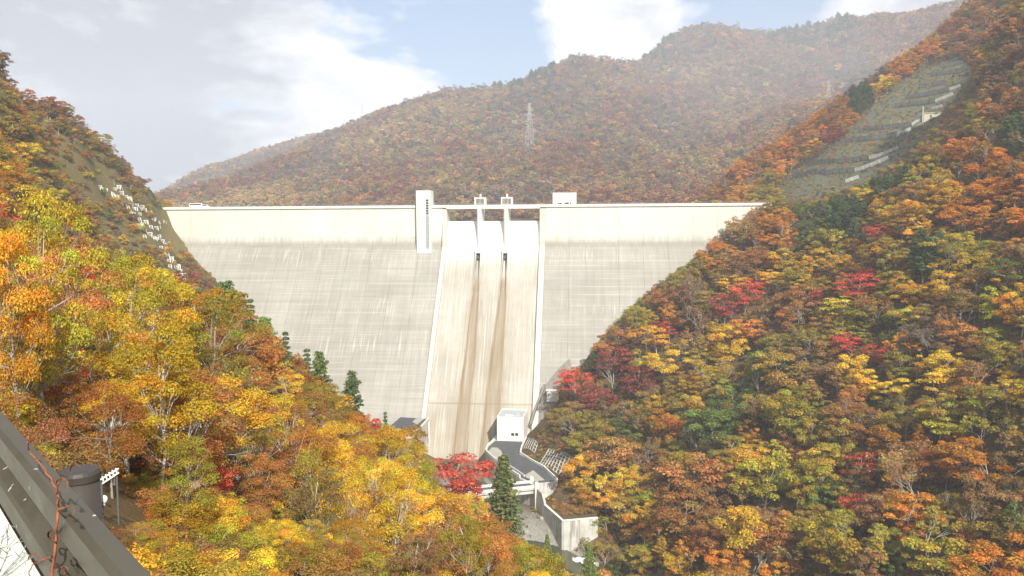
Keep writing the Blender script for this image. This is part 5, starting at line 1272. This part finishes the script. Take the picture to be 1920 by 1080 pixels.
# the far mountain sides
items = []
for (y0, y1, st, s0, s1) in ((815, 1150, 8.0, 7, 11), (1150, 1800, 9.5, 8, 13), (1800, 2700, 17, 12, 18)):
    X, Y = scatter(-1300 if y0 < 1800 else -1250, 1350 if y0 < 1800 else 200, y0, y1, st); Z = Hh(X, Y); px, py, dd = proj(np.stack([X, Y, Z], 1))
    ok = (px > -60) & (px < 2000) & (py > -60) & (py < 420) & (Z > 1)
    pat = fbm(X / 90, Y / 90, 3); bare = fbm(X / 160 + 40, Y / 160, 3)
    for x, y, z, a, b_, p_, q_ in zip(X[ok], Y[ok], Z[ok], px[ok], py[ok], pat[ok], bare[ok]):
        c = pick_colour(a, b_, y, trng)
        if p_ > .09: c = ('olive', 'tan', 'olive', 'tan', 'rust', 'rust', 'brown')[trng.integers(7)]
        elif p_ < -.09: c = ('rust', 'crimson', 'orange', 'rust')[trng.integers(4)]
        if q_ > .13 and trng.random() < .6: c = 'grey-brown'
        H = trng.uniform(s0, s1); k = int(trng.integers(5))
        ridge = y < 1760 and ((890 < a < 1040 and 100 < b_ < 172) or (1180 < a < 1260 and 60 < b_ < 120) or (1440 < a < 1600 and 40 < b_ < 92))
        if (ridge and trng.random() < .3) or trng.random() < (.012 if q_ < .05 else .03): c = 'dark green'; k = 5; H *= 1.6 if ridge else 1.15
        elif 1560 < y < 1780 and trng.random() < .22: c = 'grey-brown'; k = 6; H = trng.uniform(13, 19)
        tn = np.array(jitter(c, trng)); tn = (tn * .74 + tn.mean() * .26) * (1.12 + 1.0 * p_)  # greyed and lifted: distance haze put partly into the leaf colour
        items.append((x, y, z - .4, H, trng.uniform(.85, 1.25), trng.uniform(0, 6.28), tn.tolist(), k))
print('far trees', len(items))
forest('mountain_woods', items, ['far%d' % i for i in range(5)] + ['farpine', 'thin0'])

# ------------------------------------------------------------------ avalanche fences on the right spur
ROWS = [([(1460, 205), (1580, 180)], 0), ([(1395, 255), (1500, 240), (1580, 228)], 0), ([(1330, 320), (1480, 295)], 0), ([(1255, 380), (1450, 350), (1500, 335)], 0), ([(1505, 333), (1565, 310)], 1), ([(1190, 430), (1420, 400)], 0), ([(1424, 398), (1525, 355)], 1), ([(1400, 440), (1460, 425)], 1),
        ([(985, 570), (1120, 552), (1288, 535)], 0), ([(1292, 530), (1355, 495)], 1), ([(910, 630), (1060, 612), (1200, 595)], 0), ([(1205, 592), (1285, 555)], 1), ([(1320, 537), (1358, 525)], 1), ([(690, 765), (870, 745), (1045, 722)], 0), ([(1050, 720), (1215, 660)], 1), ([(615, 828), (800, 808), (965, 792)], 0), ([(970, 788), (1160, 715)], 1), ([(920, 850), (995, 825)], 1)]
def fence_panel(L, Hf, mat, nslat=6):
    b = MB()
    for k in range(nslat): b.box((0.06, -.06, .5 + k * (Hf - .6) / (nslat - 1)), (L - .06, .06, .5 + k * (Hf - .6) / (nslat - 1) + (.38 if Hf > 3 else .2)))
    for x in (.15, L - .35):
        b.box((x, .06, -.4), (x + .22, .28, Hf)); b.bar((x + .1, .2, Hf * .75), (x + .1, 2.0, -.8), .16)
    return b.mesh('fence_panel', mat)
PM = {0: fence_panel(5.2, 3.6, MAT['dull_steel']), 1: fence_panel(5.2, 2.5, MAT['galvanised'], 5)}
wher = ['at the very top of the cut slope', 'second from the top of the cut slope', 'third from the top of the cut slope', 'fourth from top, its dull left stretch', 'fourth from top, its bright right stretch', 'fifth from top, its dull left stretch', 'fifth from top, its bright right stretch', 'just above the tan hut', 'just left of the tan hut, dull long stretch', 'running up to the tan hut, bright stretch',
        'one row under the tan hut, dull stretch', 'one row under the tan hut, bright stretch', 'right below the tan hut wall', 'third row from the bottom, dull left stretch', 'third row from the bottom, bright right stretch', 'second row from the bottom, dull left stretch', 'second row from the bottom, bright right stretch', 'lowest on the cut slope, almost buried in shrubs']
for (pl, br_), wh in zip(ROWS, wher):
    pts = []
    for a, c in pl:
        p = hit(1280 + a / 3, 60 + c / 3, 0, 300)
        if p is not None and p[1] < 900: pts.append(p)
    if len(pts) < 2: continue
    g = thing('avalanche_fence', ('bright' if br_ else 'grey') + ' steel avalanche fence ' + wh, 'fence', tuple(pts[0]), 0, 'avalanche fences on the cut slope')
    o = pts[0]; n_tot = 0
    for p, q in zip(pts[:-1], pts[1:]):
        L = np.linalg.norm(q - p); n = max(1, int(round(L / 5.2)))
        for k in range(n):
            s = p + (q - p) * k / n; e = p + (q - p) * (k + 1) / n
            s[2] = h1(s[0], s[1]); e[2] = h1(e[0], e[1])
            c = bpy.data.objects.new('fence_panel', PM[br_]); COL.objects.link(c); c.parent = g
            dx = Vector(e - s); ln = dx.length; dx.normalize(); yv = Vector((-dx.y, dx.x, 0)).normalized(); zv = dx.cross(yv)
            m = Matrix((dx, yv, zv)).transposed().to_4x4(); m.translation = Vector(s - o)
            c.matrix_local = m @ Matrix.Diagonal((ln / 5.2, 1, 1, 1))
p = hit(1745, 222, 0, 300)
g = thing('slope_hut', 'small tan concrete hut with a pole among the avalanche fences', 'hut', tuple(p), R(-20))
b = MB(); b.box((-5, -3, -3), (6, 4, 3.4)); b.build('wall', MAT['tan_wall'], g)
b = MB(); b.box((-5.4, -3.4, 3.4), (6.4, 4.4, 3.9)); b.build('roof', MAT['tan_wall'], g)
b = MB(); b.tube([(-5.7, -3.6, -3), (-5.7, -3.6, 8.5)], .22, 8); b.build('pole', MAT['white_steel'], g)
b = MB(); b.box((-1, -3.06, .3), (.4, -3.01, 2.2)); b.build('door', MAT['dull_steel'], g)
# white guards on the left hill
SB = [(395, 555), (420, 565), (440, 575), (455, 560), (472, 555), (482, 577), (465, 592), (500, 590), (517, 602), (495, 622), (522, 622), (545, 625), (560, 638), (555, 658), (577, 637), (600, 648), (520, 652), (555, 682), (582, 692), (600, 712), (560, 705), (575, 725), (610, 682), (630, 692), (622, 716), (595, 742), (612, 752), (575, 748), (632, 748), (645, 767), (657, 782), (640, 792), (655, 802), (666, 822), (681, 837), (692, 852), (655, 690), (711, 832), (700, 872), (715, 887), (730, 897), (675, 867), (741, 940), (600, 675), (540, 640)]
def guard_mesh():
    b = MB()
    for x in (-1.3, 1.3): b.bar((x, -.6, -.5), (x, .5, 2.6), .3); b.bar((x, .45, 2.4), (x, 2.2, -.4), .2)
    b.bar((-1.55, .5, 2.6), (1.55, .5, 2.6), .34)
    return b.mesh('guard_frame', MAT['white_steel'])
def guard_slats():
    b = MB()
    for k in range(3): b.bar((-1.4, -.3 + k * .22, .5 + k * .62), (1.4, -.3 + k * .22, .5 + k * .62), .16)
    return b.mesh('guard_slats', MAT['white_steel'])
GM, GS = guard_mesh(), guard_slats()
_j = np.random.default_rng(5)
SB = SB + [(a + _j.uniform(-14, 14), c + _j.uniform(-8, 8)) for a, c in SB[2::2]] + [(a + 6, c + 9) for a, c in [(395, 555), (665, 835), (700, 855), (725, 905), (645, 800), (550, 700)]]
for a, c in SB:
    p = hit(a / 2.117, 90 + c / 2.117 + 3, 0, 200)
    if p is None or p[1] > 560: continue
    g = thing('snow_guard', 'white steel snow guard in the cascade on the grassy left hill', 'snow guard', (p[0], p[1], p[2]), R(trng.uniform(-15, 75)), 'white snow guards on the left hill')
    g.scale = (trng.uniform(.5, .8),) * 3
    for nm, me in (('guard_frame', GM), ('guard_slats', GS)):
        q = bpy.data.objects.new(nm, me); COL.objects.link(q); q.parent = g

_sg = sorted([o for o in COL.objects if o.name.startswith('snow_guard')], key=lambda o: -o.location.z)
_sg[0]['label'] = 'highest white snow guard of the cascade on the grassy left hill'
_sg[-1]['label'] = 'lowest white snow guard of the cascade, just above the leafy canopy'
_e = max(_sg[1:-1], key=lambda o: proj(np.array(o.location))[0]); _e['label'] = 'white snow guard standing nearest to the dam on the left hill'
# ------------------------------------------------------------------ pylons
def pylon(px, py, Y, Hp, label):
    g0 = P(px, py, Y); z = h1(g0[0], g0[1]); g = thing('power_pylon', label, 'pylon', (g0[0], g0[1], z), R(25), 'power pylons on the mountain')
    Hp = Hp + max(0, g0[2] - z); w = Hp * .085; t_ = .3 if Hp > 35 else .18
    b = MB()
    for sx in (-1, 1):
        for sy in (-1, 1): b.bar((sx * w, sy * w, -2), (sx * w * .16, sy * w * .16, Hp * .97), t_)
    b.build('legs', MAT['pylon_steel'], g)
    b = MB(); n = 8
    for k in range(n):
        a0, a1 = k / n, (k + 1) / n; w0, w1 = w * (1 - .84 * a0), w * (1 - .84 * a1)
        for s in (-1, 1):
            b.bar((-w0, s * w0, a0 * Hp), (w1, s * w1, a1 * Hp), t_ * .6); b.bar((w0, s * w0, a0 * Hp), (-w1, s * w1, a1 * Hp), t_ * .6)
            b.bar((s * w0, -w0, a0 * Hp), (s * w1, w1, a1 * Hp), t_ * .6)
    b.build('bracing', MAT['pylon_steel'], g)
    for k, zz in enumerate((.62, .76, .9)):
        b = MB(); L = Hp * (.13, .11, .09)[k]
        b.bar((-L, 0, zz * Hp), (L, 0, zz * Hp), t_ * .8); b.bar((-L, 0, zz * Hp), (0, 0, zz * Hp + Hp * .05), t_ * .6); b.bar((L, 0, zz * Hp), (0, 0, zz * Hp + Hp * .05), t_ * .6)
        b.build('cross_arm', MAT['pylon_steel'], g)
pylon(993, 250, 1215, 45, 'tallest lattice pylon on the mountainside above the spillway')
pylon(680, 246, 1590, 44, 'faint lattice pylon on the distant ridge against the clouds')
pylon(1553, 182, 1120, 24, 'small lattice pylon on the misty slope left of the avalanche fences')

# ------------------------------------------------------------------ guardrail at the roadside
A2, B2 = np.array([-2.1, 3.3]), np.array([-.83, 1.8]); e2 = (A2 - B2) / np.linalg.norm(A2 - B2); n2 = np.array([-e2[1], e2[0]]) * -1
if n2[0] < 0: n2 = -n2                                # n2 points to the valley
BP = [(.0, -0.833), (.040, -0.839), (.058, -0.855), (.060, -0.928), (.052, -0.948), (.014, -0.978), (.010, -1.018), (.048, -1.051), (.058, -1.068), (.058, -1.153), (.046, -1.175), (.0, -1.188)]
rail = thing('guardrail', 'brown painted steel guardrail slanting across the lower left corner', 'guardrail', (float(A2[0]), float(A2[1]), -1.75))
def rp(s, o, z): q = B2 + e2 * s - n2 * o - A2; return (q[0], q[1], z + 1.75)
b = MB(); back = [(o - .006, z) for o, z in BP]; prof = BP + back[::-1]; m_ = len(prof)
for s in (-3.0, -1.0, 1.0, 3.0, 5.0, 7.0, 9.0): pass
S_ = (-3.0, 12.0); v = [rp(s, o, z) for s in S_ for o, z in prof]
b.add(v, [(i, (i + 1) % m_, m_ + (i + 1) % m_, m_ + i) for i in range(m_)] + [tuple(range(m_)), tuple(range(m_, 2 * m_))[::-1]])
b.build('beam', MAT['rail'], rail)
pc = np.array(P(137, 887, 2.74)); sp = float((pc[:2] - B2) @ e2)
for k in range(-2, 5):
    q = B2 + e2 * (sp + 4.0 * k) + n2 * .084 - A2
    b = MB(); b.tube([(q[0], q[1], -.9), (q[0], q[1], .87)], .066, 24); po = b.build('post', MAT['cap_brown'], rail, True)
    b = MB(); b.tube([(q[0], q[1], .862), (q[0], q[1], .886), (q[0], q[1], .897), (q[0], q[1], .901)], [.0705, .0705, .064, .04], 28); b.build('cap', MAT['cap_brown'], po)
    b = MB(); w = rp(sp + 4.0 * k, -.02, 0); b.bar((q[0], q[1], .77), (w[0], w[1], .77), .08, .1); b.build('bracket', MAT['cap_brown'], rail)
def on_beam(px, py, lift=.0, flat=False):
    o = .06
    r = ray(px, py); n3 = np.array([n2[0], n2[1], 0]); zs = [q[1] for q in BP][::-1]; os_ = [q[0] for q in BP][::-1]
    for _ in range(1 if flat else 6):
        p0 = np.array([*(B2 - n2 * (o + lift)), 0]); t = (p0 @ n3) / (r @ n3); p = r * t
        o = float(np.interp(p[2], zs, os_))
    return p
def mark(lists, name, mat, rad, lift, label, cat, parent=None):
    b = MB(); org = on_beam(*lists[0][0], lift)
    for L in lists:
        pts = [on_beam(x, y, lift) - org for x, y in L]; b.tube(pts, rad, 5)
    o = b.build(name, mat, parent, True, tuple(org) if parent is None else tuple(org - np.array([A2[0], A2[1], -1.75])))
    return o
def arc(cx, cy, r, a0, a1, n=8, ry=None):
    return [(cx + r * math.cos(R(a0 + (a1 - a0) * i / n)), cy + (ry or r) * math.sin(R(a0 + (a1 - a0) * i / n))) for i in range(n + 1)]
mark([[(118, 942), (124, 950), (131, 957)], [(140, 937), (131, 952), (122, 966), (119, 974)]], 'ink_mark', MAT['ink'], .0011, .0005, None, None, rail)
mark([[(126, 976), (129, 966), (136, 960), (140, 966), (133, 973), (128, 978)], [(138, 976), (143, 968), (147, 972), (142, 979)]], 'ink_mark', MAT['ink'], .0011, .0005, None, None, rail)
mark([arc(138, 1053, 6, 0, 360, 10, 8), [(144, 1050), (144, 1062), (139, 1074)]], 'ink_mark', MAT['ink'], .0011, .0005, None, None, rail)
# red creeper climbing the rail
vine = [[(98, 1100), (100, 1060), (104, 1010), (109, 965), (110, 935), (107, 918), (95, 898), (78, 872), (58, 850), (51, 832), (50, 820)], [(107, 918), (112, 902), (120, 893)], [(100, 1045), (88, 1046), (72, 1050), (60, 1060), (54, 1076), (60, 1084)], [(110, 955), (122, 950), (134, 950)], [(106, 1070), (116, 1062), (124, 1066), (120, 1082)]]
b = MB(); org = on_beam(98, 1100, .012, True)
_j = np.random.default_rng(8)
for i, L in enumerate(vine):
    L = [((1 - f) * p[0] + f * q[0] + _j.normal(0, 1.1), (1 - f) * p[1] + f * q[1] + _j.normal(0, .8)) for p, q in zip(L[:-1], L[1:]) for f in (0, .34, .67)] + [L[-1]]
    pts = [on_beam(x, y, .012 + .008 * math.sin(k * 1.7), True) - org for k, (x, y) in enumerate(L)]
    b.tube(pts, [(.0046 if i == 0 else .003) * (1 - .6 * k / len(L)) * _j.uniform(.85, 1.2) for k in range(len(L))], 6)
vo = thing('red_creeper', 'thin reddish creeper stem with curled leaves climbing over the guardrail', 'creeper', tuple(org))
b.build('stem', MAT['vine_stem'], vo, True)
for cx, cy, r, a0, a1, w in ((116, 908, 11, 170, 400, 5), (99, 1003, 9, 60, 290, 4), (66, 1052, 14, 180, 330, 4.5), (120, 1072, 9, 150, 340, 4), (142, 880, 10, 120, 330, 4), (131, 958, 8, 200, 420, 3.5)):
    b = MB(); ins = arc(cx, cy, r - w / 2, a0, a1, 9); outs = arc(cx, cy, r + w / 2, a0, a1, 9)
    I = [on_beam(x, y, .014, True) - org for x, y in ins]; O = [on_beam(x, y, .024 + .006 * (i % 2), True) - org for i, (x, y) in enumerate(outs)]
    taper = [math.sin(math.pi * (i + .4) / 10.8) for i in range(10)]
    M = [(p + q) / 2 for p, q in zip(I, O)]; I = [m + (p - m) * k for m, p, k in zip(M, I, taper)]; O = [m + (p - m) * k for m, p, k in zip(M, O, taper)]
    b.add(I + O, [(i, i + 1, 10 + i + 1, 10 + i) for i in range(9)]); b.build('curled_leaf', MAT['vine_stem'], vo, fix=False)
# road behind the rail, seen as a sliver under it
b = MB(); q = [B2 + e2 * s - n2 * o for s, o in ((-40, -.12), (60, -.12), (60, 7), (-40, 7))]
b.add([(x, y, -1.62) for x, y in q], [(0, 1, 2, 3)]); tag(b.build('road', MAT['shoulder']), kind='structure')
b = MB(); rs = np.random.default_rng(9)
base = np.array([*(B2 + e2 * 1.75 - n2 * .75), -1.62])
base = ray(-12, 1085); base = base * (-1.6 / base[2])
for k in range(6):
    a = rs.normal(0, .08, 2); tip = np.array([.10 + a[0], .04 + a[1], rs.uniform(.10, .22)])
    m = tip * .5 + rs.normal(0, .02, 3); b.tube([(0, 0, -.03), m, tip], [.003, .002, .0008], 4)
    for j in range(9):
        s = m + (tip - m) * j / 5; b.tube([s, s + rs.normal(0, .022, 3) + np.array([.012, 0, .018])], [.003, .0012], 3)
tag(b.build('dry_weed', MAT['dry_twig'], loc=tuple(base)), 'dry grey weed growing at the pale road edge under the guardrail', 'weed')
# white pieces among the leaves behind the post
p = P(203, 898, 30.0)
g = thing('ladder_frame', 'white ladder-like steel frame among yellow leaves right of the rail post', 'snow guard', tuple(p), R(15))
k = p[1] / F_PX
b = MB(); b.bar((-17 * k, 0, -2 * k), (19 * k, 0, 19 * k), 2.6 * k); b.bar((-17 * k, 0, -12 * k), (19 * k, 0, 11 * k), 2.6 * k); b.build('rail', MAT['white_steel'], g)
for j in range(6):
    b = MB(); x = -14 * k + j * 6 * k; b.bar((x, 0, -12 * k + (x + 17 * k) * .64), (x - 2 * k, -.02, 1 * k + (x + 17 * k) * .58), 2.2 * k); b.build('rung', MAT['white_steel'], g)
b = MB(); _g = h1(p[0], p[1]) - p[2] - .3
b.bar((-12 * k, 0, _g), (-12 * k, 0, -4 * k), 3 * k); b.bar((14 * k, .1, _g), (14 * k, .1, 12 * k), 3 * k); b.build('prop', MAT['dull_steel'], g)
p = hit(195, 946, 0, 24); k = p[1] / F_PX
g = thing('marker_post', 'short white round-headed marker behind the guardrail post', 'marker post', tuple(p))
b = MB(); b.tube([(0, 0, -20 * k), (0, 0, 6 * k)], 2.2 * k, 8); b.build('post', MAT['white_steel'], g)
b = MB(); b.tube([(0, 0, 3 * k), (0, 0, 6 * k), (0, 0, 13 * k), (0, 0, 17 * k), (0, 0, 18 * k)], [3 * k, 6.5 * k, 7 * k, 4 * k, 1 * k], 12); b.build('head', MAT['white_steel'], g, True)

# ------------------------------------------------------------------ haze
def volume(name, dens, col):
    m, t = newmat(name); v = t.n('ShaderNodeVolumePrincipled'); v.inputs['Color'].default_value = (*col, 1); v.inputs['Density'].default_value = dens; v.inputs['Anisotropy'].default_value = .0
    o = t.n('ShaderNodeOutputMaterial'); t.t.links.new(v.outputs[0], o.inputs['Volume']); return m
zmax = 620
b = MB(); b.box((-3260, -330, -160), (3260, 3960, zmax)); tag(b.build('haze', volume('haze', .00021, (.84, .90, 1.0))), kind='stuff')

# mist drifting over the reservoir and up the mountain behind the dam
def mist():
    m, t = newmat('mist'); c = t.coord('Object'); x, y, z = t.sep(c)
    def soft(v, k): return t.rng(t.math('ABSOLUTE', v), 1.0, k)
    fall = t.math('MULTIPLY', t.math('MULTIPLY', soft(x, .35), soft(y, .3)), soft(z, .1))
    fall = t.math('POWER', fall, 1.3)
    w = t.noise(t.scale(c, (3.2, 1.6, 2.0), (1.3, 0, .4)), 1, 4, .6, .5)
    right = t.math('MULTIPLY', t.rng(x, .0, .6,   .5, 1.8), t.rng(z, -.5, .35, .55, 1.25))
    d = t.math('MULTIPLY', t.math('MULTIPLY', fall, t.rng(w, .36, .64, .25, 1.6)), t.math('MULTIPLY', right, .00055))
    v = t.n('ShaderNodeVolumePrincipled'); v.inputs['Color'].default_value = (.88, .91, 1.0, 1); t.put(v.inputs['Density'], d)
    o = t.n('ShaderNodeOutputMaterial'); t.t.links.new(v.outputs[0], o.inputs['Volume'])
    b = MB(); b.box((-1, -1, -1), (1, 1, 1)); ob = b.build('mist', m); ob.location = (120, 1120, 190); ob.scale = (1050, 330, 330)
    tag(ob, kind='stuff')
mist()
